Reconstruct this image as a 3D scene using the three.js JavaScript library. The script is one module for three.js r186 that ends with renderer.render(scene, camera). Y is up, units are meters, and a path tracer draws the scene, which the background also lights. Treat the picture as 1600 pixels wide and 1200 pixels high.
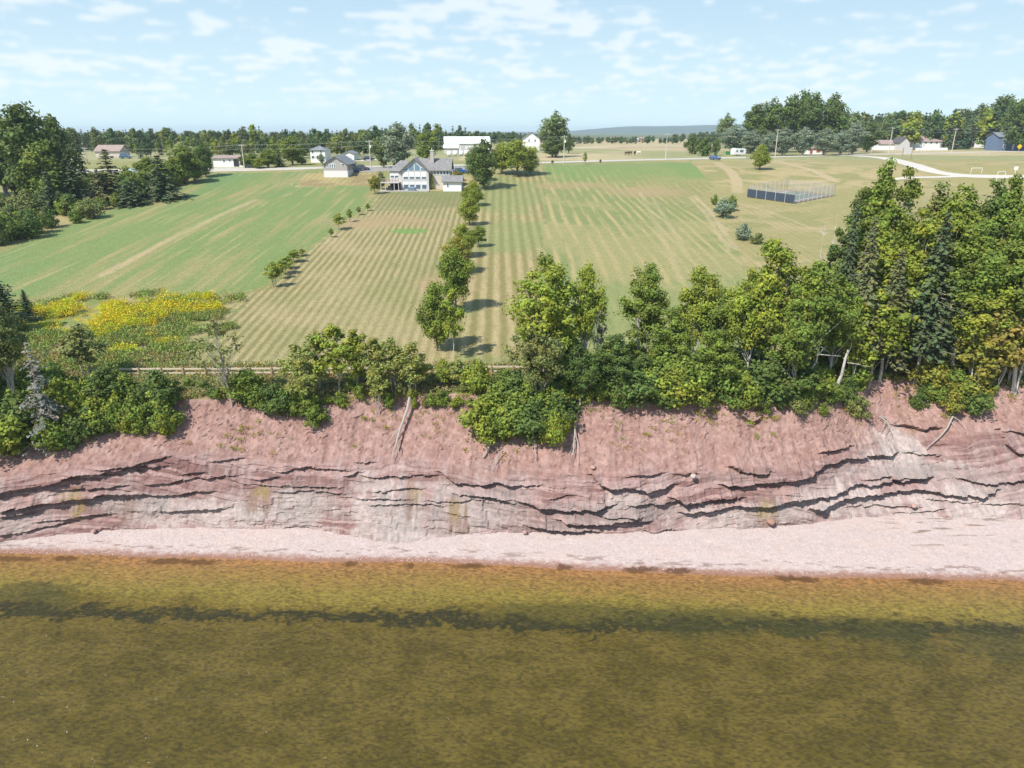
import * as THREE from 'three';
import { mergeGeometries } from 'three/addons/utils/BufferGeometryUtils.js';

// ---------- camera, sky, sun, exposure ----------
const scene = new THREE.Scene();
const CAM_Y = 37.8, PITCH = 19.5 * Math.PI / 180, FPX = 1111;
const camera = new THREE.PerspectiveCamera(2 * Math.atan(600 / FPX) * 180 / Math.PI, 4 / 3, 0.5, 20000);
camera.position.set(0, CAM_Y, 0);
camera.rotation.x = -PITCH;
const renderer = new THREE.WebGLRenderer({ antialias: true });
renderer.toneMapping = THREE.LinearToneMapping;
renderer.toneMappingExposure = 1.36;
renderer.shadowMap.enabled = true;
const SUN = new THREE.Vector3(-0.45, 0.77, 0.45).normalize();
const sun = new THREE.DirectionalLight(new THREE.Color().setRGB(1, 0.955, 0.88), 5);
sun.position.copy(SUN).multiplyScalar(400).add(new THREE.Vector3(0, 20, -180));
sun.target.position.set(0, 20, -180);
sun.castShadow = true;
Object.assign(sun.shadow.camera, { left: -320, right: 320, top: 320, bottom: -320, near: 1, far: 1200 });
sun.shadow.mapSize.set(4096, 4096);
scene.add(sun, sun.target);

// ---------- random numbers and noise ----------
function rng(seed) { let s = seed | 0; return () => { s = (s + 0x6d2b79f5) | 0; let t = Math.imul(s ^ (s >>> 15), 1 | s); t = (t + Math.imul(t ^ (t >>> 7), 61 | t)) ^ t; return ((t ^ (t >>> 14)) >>> 0) / 4294967296; }; }
const PERM = new Float32Array(65536); { const r = rng(77); for (let i = 0; i < 65536; i++) PERM[i] = r(); }
const hsh = (x, y) => PERM[((Math.imul(x, 374761393) + Math.imul(y, 668265263)) ^ (Math.imul(x, 31) >> 3)) & 65535];
function vn(x, y) { const ix = Math.floor(x), iy = Math.floor(y); let fx = x - ix, fy = y - iy; fx = fx * fx * (3 - 2 * fx); fy = fy * fy * (3 - 2 * fy);
  const a = hsh(ix, iy), b = hsh(ix + 1, iy), c = hsh(ix, iy + 1), d = hsh(ix + 1, iy + 1); return a + (b - a) * fx + (c - a + (a - b - c + d) * fx) * fy; }
function fbm(x, y, n = 4) { let s = 0, a = 0.5, t = 0; for (let i = 0; i < n; i++) { s += a * vn(x, y); t += a; a *= 0.5; x = x * 2.03 + 17.3; y = y * 2.03 + 9.1; } return s / t; }
const clamp = (x, a = 0, b = 1) => x < a ? a : x > b ? b : x;
const ss = (a, b, x) => { x = clamp((x - a) / (b - a)); return x * x * (3 - 2 * x); };
const lerp = (a, b, t) => a + (b - a) * t;
const mix3 = (a, b, t) => [a[0] + (b[0] - a[0]) * t, a[1] + (b[1] - a[1]) * t, a[2] + (b[2] - a[2]) * t];
const toS = (l) => l <= 0.0031308 ? l * 12.92 : 1.055 * Math.pow(l, 1 / 2.4) - 0.055;
const SRGB = new Uint8Array(4097); for (let i = 0; i <= 4096; i++) SRGB[i] = Math.round(255 * toS(i / 4096));
const byte = (l) => SRGB[(clamp(l) * 4096) | 0];
function colorTexture(w, h, f) { // f(u, v, out) with linear colour; row 0 at v = 0
  const d = new Uint8Array(w * h * 4), o = [0, 0, 0];
  for (let y = 0, i = 0; y < h; y++) for (let x = 0; x < w; x++, i += 4) { f((x + 0.5) / w, (y + 0.5) / h, o); d[i] = byte(o[0]); d[i + 1] = byte(o[1]); d[i + 2] = byte(o[2]); d[i + 3] = 255; }
  const t = new THREE.DataTexture(d, w, h); t.colorSpace = THREE.SRGBColorSpace; t.magFilter = THREE.LinearFilter; t.minFilter = THREE.LinearMipmapLinearFilter; t.generateMipmaps = true; t.needsUpdate = true; return t;
}
function greyTexture(w, h, f, rep) {
  const d = new Uint8Array(w * h * 4);
  for (let y = 0, i = 0; y < h; y++) for (let x = 0; x < w; x++, i += 4) { d[i] = d[i + 1] = d[i + 2] = clamp(f(x / w, y / h)) * 255; d[i + 3] = 255; }
  const t = new THREE.DataTexture(d, w, h); t.magFilter = THREE.LinearFilter; t.wrapS = t.wrapT = THREE.RepeatWrapping; if (rep) t.repeat.set(rep[0], rep[1]); t.needsUpdate = true; return t;
}
const tileNoise = (n, seed = 0) => (u, v) => { // tiling fbm on n x n cells
  let s = 0, a = 0.5, k = n, t = 0; for (let o = 0; o < 4; o++) { const x = u * k, y = v * k, ix = Math.floor(x), iy = Math.floor(y); let fx = x - ix, fy = y - iy; fx = fx * fx * (3 - 2 * fx); fy = fy * fy * (3 - 2 * fy);
    const w = (i) => ((i % k) + k) % k, A = hsh(w(ix) + seed, w(iy)), B = hsh(w(ix + 1) + seed, w(iy)), C = hsh(w(ix) + seed, w(iy + 1)), D = hsh(w(ix + 1) + seed, w(iy + 1));
    s += a * (A + (B - A) * fx + (C - A + (A - B - C + D) * fx) * fy); t += a; a *= 0.55; k *= 2; } return s / t; };

// sky: clear pale summer sky with thin low clouds
{
  const W = 2048, H = 1024, d = new Float32Array(W * H * 4);
  for (let y = 0, i = 0; y < H; y++) {
    const el = ((y + 0.5) / H - 0.5) * Math.PI, se = Math.sin(el), up = Math.max(0, se);
    for (let x = 0; x < W; x++, i += 4) {
      const az = ((x + 0.5) / W - 0.5) * 2 * Math.PI, cx = Math.cos(az) * Math.cos(el), cz = Math.sin(az) * Math.cos(el);
      const h = Math.pow(1 - up, 3), cs = clamp(cx * SUN.x + se * SUN.y + cz * SUN.z), g = 0.5 * Math.pow(cs, 14);
      let c = mix3([0.10, 0.26, 0.54], [0.60, 0.765, 0.80], h); c = [c[0] + g, c[1] + g * 0.96, c[2] + g * 0.88];
      if (se > 0.003) {
        const k = 1 / (se + 0.10), px = cx * k * 3.4, pz = cz * k * 3.4, n = fbm(px * 2.2 + 40, pz * 2.2 + 11, 6), n2 = fbm(px * 0.7 + 5, pz * 0.7 + 77, 3);
        const m = ss(0.53, 0.68, n * 0.7 + n2 * 0.36) * ss(0.006, 0.05, se) * 0.55;
        c = mix3(c, [0.78, 0.80, 0.81], m);
      }
      if (se < 0) c = mix3([0.60, 0.765, 0.80], [0.2, 0.2, 0.15], ss(0, 0.12, -se));
      d[i] = c[0]; d[i + 1] = c[1]; d[i + 2] = c[2]; d[i + 3] = 1;
    }
  }
  const t = new THREE.DataTexture(d, W, H, THREE.RGBAFormat, THREE.FloatType); t.mapping = THREE.EquirectangularReflectionMapping; t.magFilter = THREE.LinearFilter; t.needsUpdate = true;
  scene.background = t; scene.environment = t;
}

// ---------- where things stand: land profile and shore lines (metres) ----------
const CP = Math.cos(PITCH), SP = Math.sin(PITCH);
function ray(px, py) { const x = (px - 800) / FPX, y = (600 - py) / FPX; return [x, y * CP - SP, -(CP + y * SP)]; }
function project(x, y, z) { const Y = y - CAM_Y, f = -z * CP - Y * SP, u = Y * CP - z * SP; return [800 + x / f * FPX, 600 - u / f * FPX, f]; }
const PROFILE = [[0, 5.8], [77, 12.1], [205, 22.6], [214, 23.6], [240, 26.8], [300, 28.3], [450, 29.7], [900, 30.1], [6000, 30.1]];
function table(t) { return (x) => { let i = 1; while (i < t.length - 1 && x > t[i][0]) i++; const a = t[i - 1], b = t[i], k = clamp((x - a[0]) / (b[0] - a[0])); return a.slice(1).map((q, j) => q + (b[j + 1] - q) * k); }; }
const prof = table(PROFILE);
function landH(x, z) { const d = -z; return prof(d)[0] + (d < 260 ? (fbm(x * 0.03 + 3, d * 0.03, 2) - 0.5) * 0.7 * ss(85, 120, d) * (1 - ss(185, 205, d)) : 0); }
function onLand(px, py) { const r = ray(px, py); let a = 30, b = 4000; // distance along -z
  const f = (d) => CAM_Y + r[1] / -r[2] * d - landH(r[0] / -r[2] * d, -d);
  for (let d = 40; d < 4000; d *= 1.012) if (f(d) < 0) { b = d; a = d / 1.012; break; }
  for (let i = 0; i < 40; i++) { const m = (a + b) / 2; f(m) > 0 ? a = m : b = m; }
  const x = r[0] / -r[2] * a; return new THREE.Vector3(x, landH(x, -a), -a); }
const BEACH = 0.17;
// control columns: photo x, rim y, foot-of-soil y, foot-of-rock y, waterline y
const COL = [[-250, 645, 752, 862, 866], [0, 640, 742, 848, 867], [100, 634, 735, 834, 869], [200, 628, 722, 828, 870], [300, 624, 705, 826, 872], [400, 622, 720, 826, 875], [520, 618, 726, 829, 878], [575, 615, 728, 846, 879], [640, 614, 718, 850, 880], [700, 615, 732, 838, 882], [800, 618, 745, 831, 886], [920, 626, 742, 838, 891], [1000, 628, 740, 834, 893], [1100, 627, 740, 828, 897], [1200, 624, 742, 826, 900], [1270, 618, 725, 820, 902], [1330, 600, 706, 808, 903], [1400, 590, 692, 808, 904], [1500, 600, 684, 812, 906], [1600, 604, 672, 812, 908], [1850, 606, 680, 815, 910]];
const shoreT = [], rimT = [], footT = [], brkT = [];
for (const [px, , , , s] of COL) { const r = ray(px, s), k = -CAM_Y / r[1]; shoreT.push([r[0] * k, -r[2] * k]); }
const shore = table(shoreT);
for (const [px, rm, , ft] of COL) {
  let p = onLand(px, rm); rimT.push([p.x, -p.z, p.y]);
  const r = ray(px, ft); let d = 60; for (let i = 0; i < 30; i++) { const x = r[0] / -r[2] * d; d = (CAM_Y + BEACH * shore(x)[0]) / (BEACH - r[1] / -r[2]); } footT.push([r[0] / -r[2] * d, d, CAM_Y + r[1] / -r[2] * d]);
}
const rim = table(rimT), foot = table(footT);
for (const [px, , b] of COL) { const r = ray(px, b), q = r[1] / -r[2]; let d = 63;
  for (let i = 0; i < 30; i++) { const x = r[0] / -r[2] * d, R = rim(x), F = foot(x); let t = (CAM_Y - R[1] + R[0] * 0.95) / (0.95 - q); d = clamp(t, F[0] + 0.6, R[0] - 0.8); } // soil slope 0.95
  brkT.push([r[0] / -r[2] * d, d, CAM_Y + q * d]); }
const brk = table(brkT);
const smoothCol = (f) => (x) => { const a = f(x - 2), b = f(x), c = f(x + 2); return a.map((q, i) => (q + b[i] * 2 + c[i]) / 4); };
const rimS = smoothCol(rim), footS = smoothCol(foot), brkS = smoothCol(brk), shoreS = smoothCol(shore);
// undisplaced face of the bluff: t = 0 at the rim, 0.45 at the foot of the soil, 1 at the foot of the rock
function face(x, t) { const R = rimS(x), B = brkS(x), F = footS(x);
  if (t < 0.45) { const k = t / 0.45, bow = Math.sin(k * Math.PI) * 0.35; return [lerp(R[0], B[0], k) + bow * 0.3, lerp(R[1], B[1], k) - bow]; }
  const k = (t - 0.45) / 0.55; return [lerp(B[0], F[0], k), lerp(B[1], F[1], k)]; }
function onFace(px, py) { let best = null, bd = 1e9; for (let t = 0; t <= 1; t += 0.01) { let x = (px - 800) / FPX * 68, s; for (let i = 0; i < 4; i++) { s = face(x, t); x = (px - 800) / FPX * project(0, s[1], -s[0])[2]; } const e = Math.abs(project(x, s[1], -s[0])[1] - py); if (e < bd) { bd = e; best = [x, t, s[0], s[1]]; } } return best; }
// a spot on whatever ground the photograph shows at that pixel
function spot(px, py) { const p = onLand(px, py); if (-p.z >= rimS(p.x)[0]) return p; const f = onFace(px, py); return new THREE.Vector3(f[0], f[3], -f[2]); }
const structure = (m) => { m.userData.kind = 'structure'; m.receiveShadow = m.castShadow = true; scene.add(m); return m; };
const std = (o) => new THREE.MeshStandardMaterial({ roughness: 0.95, ...o });
function gridGeometry(nu, nv, f) { // f(i, j) -> [x, y, z, u, v]
  const p = new Float32Array((nu + 1) * (nv + 1) * 3), uv = new Float32Array((nu + 1) * (nv + 1) * 2), ix = new Uint32Array(nu * nv * 6);
  for (let j = 0, k = 0; j <= nv; j++) for (let i = 0; i <= nu; i++, k++) { const q = f(i, j); p.set(q.slice(0, 3), k * 3); uv[k * 2] = q[3]; uv[k * 2 + 1] = q[4]; }
  for (let j = 0, k = 0; j < nv; j++) for (let i = 0; i < nu; i++) { const a = j * (nu + 1) + i, b = a + 1, c = a + nu + 1, e = c + 1; ix.set([a, b, e, a, e, c], k); k += 6; }
  const g = new THREE.BufferGeometry(); g.setAttribute('position', new THREE.BufferAttribute(p, 3)); g.setAttribute('uv', new THREE.BufferAttribute(uv, 2)); g.setIndex(new THREE.BufferAttribute(ix, 1)); g.computeVertexNormals(); return g;
}

// ---------- the bluff: red soil over bedded sandstone with undercut ledges ----------
const X0 = -78, X1 = 78;
{
  // ledges seen in the photograph: [overhang in m, points...]
  const LEDGES = [
    [0.55, 0, 768, 60, 758, 120, 744, 175, 737, 225, 724], [0.5, 0, 798, 60, 788, 100, 782, 150, 777, 170, 770, 225, 771], [0.3, 225, 772, 270, 772, 330, 766], [0.35, 0, 808, 30, 806, 55, 800], [0.18, 100, 768, 140, 765, 200, 756], [0.22, 215, 733, 260, 724], [0.28, 160, 733, 200, 728, 260, 712],
    [0.25, 255, 800, 300, 795, 350, 793], [0.22, 290, 741, 320, 738], [0.22, 330, 722, 345, 717, 375, 715], [0.2, 335, 744, 375, 741], [0.16, 405, 757, 440, 757, 530, 759], [0.25, 440, 738, 480, 727], [0.2, 480, 730, 540, 733], [0.3, 545, 742, 562, 735],
    [0.18, 555, 722, 585, 721], [0.2, 575, 742, 620, 744, 680, 743], [0.16, 585, 768, 640, 764, 655, 767], [0.12, 560, 777, 640, 781], [0.4, 688, 736, 712, 751, 760, 757, 780, 753, 800, 760], [0.28, 712, 771, 760, 776, 800, 787], [0.15, 670, 785, 720, 783, 800, 781],
    [0.2, 800, 761, 840, 756], [0.2, 860, 778, 888, 771], [0.6, 812, 782, 845, 788, 880, 793, 930, 793, 955, 784], [0.3, 924, 742, 942, 757, 960, 761], [0.5, 942, 757, 985, 760, 1010, 765, 1050, 758], [0.2, 980, 743, 1035, 737], [0.25, 1060, 742, 1085, 740],
    [0.35, 988, 788, 1050, 786, 1078, 782], [0.7, 1052, 780, 1075, 785, 1110, 779, 1155, 773], [0.65, 875, 812, 930, 816, 960, 811, 1012, 813], [0.5, 828, 820, 880, 826, 930, 830], [0.3, 940, 806, 1000, 806], [0.3, 1010, 830, 1050, 827], [0.5, 1070, 803, 1120, 796, 1150, 788, 1200, 787],
    [0.45, 1142, 727, 1165, 737, 1200, 735], [0.55, 1130, 755, 1152, 757, 1200, 750, 1262, 741, 1285, 724, 1340, 712, 1395, 707], [0.6, 1195, 788, 1240, 777, 1300, 770, 1330, 758, 1395, 747, 1450, 745], [0.75, 1270, 794, 1300, 783, 1350, 772, 1400, 766, 1440, 765], [0.5, 1440, 765, 1480, 774, 1530, 774, 1556, 766],
    [0.25, 1350, 747, 1400, 742, 1450, 744], [0.35, 1498, 746, 1530, 751, 1580, 755, 1600, 748], [0.5, 1560, 668, 1572, 692, 1585, 706, 1604, 708], [0.35, 1572, 673, 1604, 678], [0.2, 1415, 707, 1450, 713, 1470, 710], [0.3, 1400, 665, 1440, 671, 1465, 668], [0.25, 1280, 708, 1330, 697], [0.35, 1160, 652, 1178, 660, 1192, 652],
    [0.2, 1330, 795, 1380, 790, 1440, 793], [0.15, 1450, 784, 1520, 788, 1600, 786], [0.15, 1400, 802, 1480, 800], [0.14, 580, 790, 640, 789, 690, 791], [0.14, 430, 768, 500, 766, 540, 770], [0.4, -60, 780, -20, 772, 0, 768], [0.4, 1604, 708, 1660, 715], [0.4, 1600, 750, 1680, 757], [0.22, 230, 755, 300, 748, 335, 745], [0.2, 60, 817, 130, 808, 175, 803], [0.2, 0, 835, 45, 830, 110, 815], [0.18, 400, 748, 440, 745],
  ].map(([a, ...q]) => { const pts = []; for (let i = 0; i < q.length; i += 2) { const f = onFace(q[i], q[i + 1]); pts.push([f[0], f[3]]); } return { a, pts, x0: pts[0][0], x1: pts[pts.length - 1][0], at: table(pts) }; });
  const bed = (x) => 1.1 * Math.sin(x * 0.075 + 1.2) + 0.55 * Math.sin(x * 0.19 + 0.3) + (x > 20 ? 2.2 * ss(22, 42, x) - 1.6 * ss(46, 62, x) : 0) - 1.4 * ss(-25, -55, x);
  const cell = (x, w, k) => { const q = x / w + hsh(k, 91) * 7, n = Math.floor(q + 0.35 * (vn(q * 1.7, k) - 0.5)); return hsh(n, k * 3 + 5); }; // one value for each broken block
  function depth(x, h, t) { // how far the surface stands proud
    let D = 0; const rock = ss(0.34, 0.5, t), wob = fbm(x * 0.5, h * 0.2 + 9, 2) - 0.5;
    LEDGES.forEach((L, li) => { if (x < L.x0 - 0.7 || x > L.x1 + 0.7) return; const e = Math.min(1, (x - L.x0 + 0.7) / 1.3, (L.x1 + 0.7 - x) / 1.3), q = h - (L.at(x)[0] + wob * 0.3 + (cell(x, 0.9, li) - 0.5) * 0.14 + (cell(x, 0.37, li + 50) - 0.5) * 0.08), a = 1.15 * L.a * e * (0.65 + 0.6 * cell(x, 1.3, li + 9) + 0.3 * cell(x, 0.45, li + 70));
      D += q > 0 ? a * Math.exp(-q / (0.35 + 0.5 * cell(x, 2.1, li + 30))) : -0.75 * a * Math.exp(q / 0.5); });
    // beds: thin courses of uneven hardness broken into angular blocks
    const b = h + bed(x) + (fbm(x * 0.3, h * 0.4, 3) - 0.5) * 0.7;
    for (const [th, am, bl] of [[0.66, 0.26, 1.9], [0.31, 0.2, 0.9], [0.14, 0.1, 0.5]]) { const n = Math.floor(b / th + (cell(x, bl * 2, 7) - 0.5) * 0.5), f = b / th - Math.floor(b / th), hard = ss(0.3, 0.7, vn(x * 0.11 + n * 3.1, n * 5.3 + 0.5)); D += am * rock * (0.25 + 0.75 * hard) * (cell(x, bl, n + 200) - 0.5) * (0.7 + 0.3 * f); }
    // large bays and noses, gullies in the soil, crumbs
    D += rock * ((fbm(x * 0.11 + 8, h * 0.12, 3) - 0.5) * 1.3) * ss(1, 0.9, t);
    const soil = 1 - ss(0.36, 0.5, t), edge = ss(0, 0.05, t);
    D += soil * edge * ((fbm(x * 0.4 + 30, h * 0.08, 4) - 0.5) * 0.7 + (fbm(x * 1.9, h * 0.5, 4) - 0.5) * 0.16 + (vn(x * 4.5, h * 4.8) - 0.5) * 0.06 - 0.05);
    const clod = fbm(x * 2.6 + 5, h * 3.5, 2); D += soil * edge * (clod > 0.74 ? 0.1 : 0) + (vn(x * 6, h * 7) - 0.5) * 0.05;
    return D * ss(0, 0.03, t);
  }
  const NU = 1700, NV = 300;
  const g = gridGeometry(NU, NV, (i, j) => { const x = lerp(X0, X1, i / NU), t = 1.06 * (1 - j / NV), s = face(x, Math.min(t, 1)), D = depth(x, s[1], t), dn = t > 1 ? (t - 1) * 12 : 0, tilt = t < 0.42 ? 0.55 : 0.12;
    return [x, s[1] - dn + D * tilt, -s[0] + D, (x - X0) / (X1 - X0), t / 1.06]; });
  // colour: what the rock and the soil are made of
  const patch = (px, py, rx, ry, w) => { const f = onFace(px, py), q = project(f[0], f[3], -f[2])[2] / FPX; return [f[0], f[3], rx * q, ry * q * 1.05, w]; };
  const PALE = [[450, 800, 70, 28, .8], [340, 802, 80, 20, .8], [563, 800, 18, 46, .8], [620, 800, 60, 45, .8], [720, 812, 70, 26, .45], [1120, 812, 70, 20, .75], [1180, 808, 50, 20, .7], [1390, 705, 60, 22, .9], [1400, 730, 90, 14, .65], [1330, 780, 60, 24, .9], [1480, 790, 120, 20, .95], [1380, 790, 60, 16, .9], [80, 775, 26, 9, .7], [60, 820, 60, 14, .35], [690, 765, 30, 10, .5], [975, 775, 26, 16, .65], [1560, 772, 60, 14, .55], [250, 805, 60, 20, .7], [1250, 790, 50, 20, .6], [630, 846, 50, 8, .8], [1500, 765, 60, 8, .7]].map((a) => patch(...a));
  const GREY = [[220, 785, 60, 14, .6], [470, 785, 60, 20, .5], [620, 800, 40, 30, .55], [730, 800, 60, 30, .5], [950, 800, 90, 14, .6], [1180, 805, 60, 18, .6], [40, 815, 50, 20, .35], [400, 790, 40, 20, .5], [880, 825, 60, 10, .5], [1440, 735, 90, 8, .5], [1150, 745, 60, 8, .3], [780, 790, 50, 30, .4], [1520, 745, 60, 12, .4]].map((a) => patch(...a));
  const RUST = [[640, 778, 9, 26, .9], [715, 815, 16, 26, .8], [413, 780, 22, 16, .85], [1190, 800, 20, 14, .7], [1200, 815, 16, 10, .7], [200, 800, 8, 20, .6], [700, 745, 50, 9, .25], [118, 778, 10, 18, .35]].map((a) => patch(...a));
  const MOSS = [[118, 790, 9, 22, .9], [110, 775, 16, 7, .8], [411, 768, 12, 8, .9], [712, 800, 14, 12, .6], [1195, 795, 16, 12, .7], [650, 772, 10, 8, .5]].map((a) => patch(...a));
  const amt = (list, x, h, n) => { let m = 0; for (const [a, b, rx, ry, w] of list) { const dx = (x - a) / rx, dy = (h - b) / ry, d = dx * dx + dy * dy; if (d < 3) m = Math.max(m, w * ss(1.7, 0.1, d + (n - 0.5) * 5.5)); } return m; };
  const map = colorTexture(2048, 1024, (u, v, o) => {
    const x = lerp(X0, X1, u), t = v * 1.06, s = face(x, Math.min(t, 1)), h = s[1];
    const n = fbm(x * 0.9, h * 1.3, 5), n2 = fbm(x * 3.1 + 7, h * 4.2, 3), b = h + bed(x) + (fbm(x * 0.35, h * 0.5, 3) - 0.5) * 0.8, lay = 0.5 + 1.5 * (fbm(x * 0.12, b * 5.5, 3) - 0.5), drip = fbm(x * 3.3 + 50, h * 0.35, 4);
    const soil = 1 - ss(0.36, 0.52, t + (n - 0.5) * 0.16);
    let c = mix3([0.215, 0.112, 0.098], [0.39, 0.25, 0.225], ss(0.3, 0.7, lay * 0.6 + n * 0.4));
    c = mix3(c, [0.41, 0.335, 0.31], 0.45 * ss(0.45, 0.7, drip * 0.5 + fbm(x * 0.2, h * 0.3 + 70, 3) * 0.5) );
    c = mix3(c, mix3([0.325, 0.182, 0.148], [0.40, 0.25, 0.212], ss(0.25, 0.75, n * 0.6 + n2 * 0.4)), soil);
    c = mix3(c, [0.58, 0.50, 0.455], 0.7 * amt(PALE, x, h, n * 0.6 + drip * 0.4));
    c = mix3(c, [0.30, 0.275, 0.25], 0.75 * amt(GREY, x, h, drip * 0.8 + n2 * 0.2));
    c = mix3(c, [0.20, 0.105, 0.06], 0.7 * amt(RUST, x, h, drip));
    c = mix3(c, [0.34, 0.26, 0.08], 0.6 * amt(MOSS, x, h, n2 * 0.7 + drip * 0.3));
    const k = 0.74 + 0.5 * n2 * (0.5 + vn(x * 14, h * 16)); const kk = k * 0.74; o[0] = c[0] * kk; o[1] = c[1] * kk; o[2] = c[2] * kk;
  });
  map.wrapS = map.wrapT = THREE.ClampToEdgeWrapping;
  const m = new THREE.Mesh(g, std({ map, bumpMap: greyTexture(512, 512, tileNoise(16), [26, 2.4]), bumpScale: 0.06 }));
  m.name = 'cliff'; structure(m); m.userData.label = 'red sandstone cliff with dark undercut ledges above the pebble beach';
}

// ---------- beach, sea bed, water ----------
function bedH(x, d) { const s = shoreS(x)[0] + (fbm(x * 0.12, 3, 3) - 0.5) * 0.7, e = d - s; // e > 0 is dry
  if (e > 0) return BEACH * e + 0.1 * ss(1, 2.6, e) * (fbm(x * 0.4, d * 0.8, 3) - 0.2) + (fbm(x * 1.7, d * 2.2, 2) - 0.5) * 0.07 * ss(0.2, 1.2, e);
  return -0.1 * ss(0, 1, -e) + e * 0.055 + (fbm(x * 0.3, d * 0.5, 3) - 0.5) * 0.1 * ss(0.5, 4, -e); }
{
  const WEED = [[250, 968], [0, 957], [-200, 950], [450, 966], [620, 967], [800, 978], [900, 983], [1000, 982], [1100, 979], [1250, 990], [1400, 993], [1500, 990], [1620, 985], [1850, 980]].sort((a, b) => a[0] - b[0]).map(([px, py]) => { const r = ray(px, py), k = -(CAM_Y + 0.7) / r[1]; return [r[0] * k, -r[2] * k]; });
  const weed = smoothCol(table(WEED));
  const PATCH = [[30, 930, 60, 14], [1240, 985, 40, 12], [1420, 1000, 50, 22], [1540, 1005, 60, 20], [1100, 975, 120, 18], [900, 962, 130, 14], [1330, 985, 90, 14], [80, 940, 40, 20]].map(([px, py, rx, ry]) => { const r = ray(px, py), k = -(CAM_Y + 0.7) / r[1]; return [r[0] * k, -r[2] * k, rx * 0.062, ry * 0.105]; });
  const WRACK = [[20, 872, 45], [100, 872, 20], [265, 876, 36], [550, 881, 10], [640, 883, 8], [735, 884, 26], [880, 887, 12], [1000, 891, 30], [1060, 893, 22], [1225, 903, 20], [1260, 905, 22], [310, 878, 26], [1450, 908, 30]].map(([px, py, rx]) => { const r = ray(px, py), k = -CAM_Y / r[1]; return [r[0] * k, -r[2] * k, rx * 0.062]; });
  const paint = (xa, xb, da, db) => (u, v, o) => {
    const x = lerp(xa, xb, u), d = lerp(da, db, v), e = d - shoreS(x)[0] - (fbm(x * 0.12, 3, 3) - 0.5) * 0.7, n = fbm(x * 0.5, d * 0.8, 4), n2 = fbm(x * 2.7, d * 3.5, 3), gr = hsh(Math.floor(x * 9), Math.floor(d * 9));
    const dry = mix3([0.37, 0.29, 0.265], [0.44, 0.36, 0.335], n2 * 0.6 + gr * 0.4), k = 0.92 + 0.16 * gr;
    let c = mix3(dry, [0.43, 0.32, 0.275], 0.45 * ss(0.52, 0.75, n));
    const far = footS(x)[0] - shoreS(x)[0], up = e / Math.max(far, 0.5);
    c = mix3(c, [0.15, 0.10, 0.06], 0.75 * ss(0.62, 0.74, fbm(x * 0.35, d * 2.2 + 40, 4)) * ss(34, 40, x) * ss(0.45, 0.6, up)); // dry weed line on the wide part
    c = mix3([0.235, 0.125, 0.088], c, ss(0.3, 1.25, e + (n2 - 0.5) * 0.8)); // wet shingle by the water
    c = mix3(c, [0.13, 0.07, 0.045], 0.6 * ss(0.5, 0.1, Math.abs(e - 1.5 - (fbm(x * 0.25, 5, 3) - 0.5) * 1.2)) * ss(0.5, 0.66, fbm(x * 1.1, d * 4, 4))); // wrack
    if (e < 0.35) {
      const w = -e; let q = mix3([0.235, 0.118, 0.06], [0.20, 0.125, 0.045], ss(0.1, 2.2, w + (n - 0.5))); q = mix3(q, [0.165, 0.128, 0.032], ss(2, 4.5, w + (n - 0.5) * 2)); q = mix3(q, [0.092, 0.066, 0.006], ss(4.0, 7.2, w + (n - 0.5) * 3));
      const wd = d - weed(x)[0] - (n - 0.5) * 2.6 - (n2 - 0.5) * 2.4;
      q = mix3(q, mix3([0.060, 0.045, 0.005], [0.085, 0.063, 0.013], ss(0.35, 0.65, n)), ss(0.4, -2.2, wd));
      q = mix3(q, [0.008, 0.010, 0.003], 0.94 * ss(-1.0, -0.1, wd) * ss(1.6, 0.25, wd));
      for (const [a, b, rx, rz] of PATCH) { const dd = ((x - a) / rx) ** 2 + ((d - b) / rz) ** 2; if (dd < 2.5) q = mix3(q, [0.03, 0.032, 0.007], 0.62 * ss(1.5, 0.2, dd + (n2 - 0.5) * 1.6 + (n - 0.5) * 1.6)); }
      const mot = 0.2 + 1.6 * fbm(x * 4 + d * 1.2, d * 8, 3); q = [q[0] * mot, q[1] * mot, q[2] * mot];
      c = mix3(q, c, ss(-0.05, 0.3, e));
    }
    for (const [a, b, rx] of WRACK) { const dd = ((x - a) / rx) ** 2 + ((d - b) / 0.42) ** 2; if (dd < 2.5) c = mix3(c, [0.075, 0.032, 0.012], 0.85 * ss(1.4, 0.2, dd + (n2 - 0.5) * 1.8)); }
    o[0] = c[0] * k; o[1] = c[1] * k; o[2] = c[2] * k;
  };
  const pebble = greyTexture(512, 512, tileNoise(32, 9), [40, 6]);
  const sheet = (name, xa, xb, da, db, nu, nv, tw, th, label) => { const g = gridGeometry(nu, nv, (i, j) => { const x = lerp(xa, xb, i / nu), d = lerp(da, db, j / nv); return [x, bedH(x, d), -d, i / nu, j / nv]; });
    const map = colorTexture(tw, th, paint(xa, xb, da, db)); map.wrapS = map.wrapT = THREE.ClampToEdgeWrapping;
    const m = new THREE.Mesh(g, std({ map, bumpMap: pebble, bumpScale: 0.03 })); m.name = name; structure(m); m.userData.label = label; };
  sheet('beach', -80, 80, 52, 69.5, 800, 140, 2048, 512, 'pale pink pebble beach along the foot of the cliff');
  sheet('sea_bed', -80, 80, 12, 52, 320, 160, 2048, 1024, 'shallow sea bed with brown weed under the clear water');
  // open water round about, deeper
  const deep = new THREE.Mesh(new THREE.PlaneGeometry(6000, 3000).rotateX(-Math.PI / 2).translate(0, -3.2, 1450), std({ color: new THREE.Color().setRGB(0.09, 0.075, 0.03) })); deep.name = 'deep_sea_bed'; structure(deep); deep.userData.label = 'deeper olive sea bed farther out';
  const RA = tileNoise(14, 5), RB = tileNoise(52, 3), RC = tileNoise(4, 8);
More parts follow.
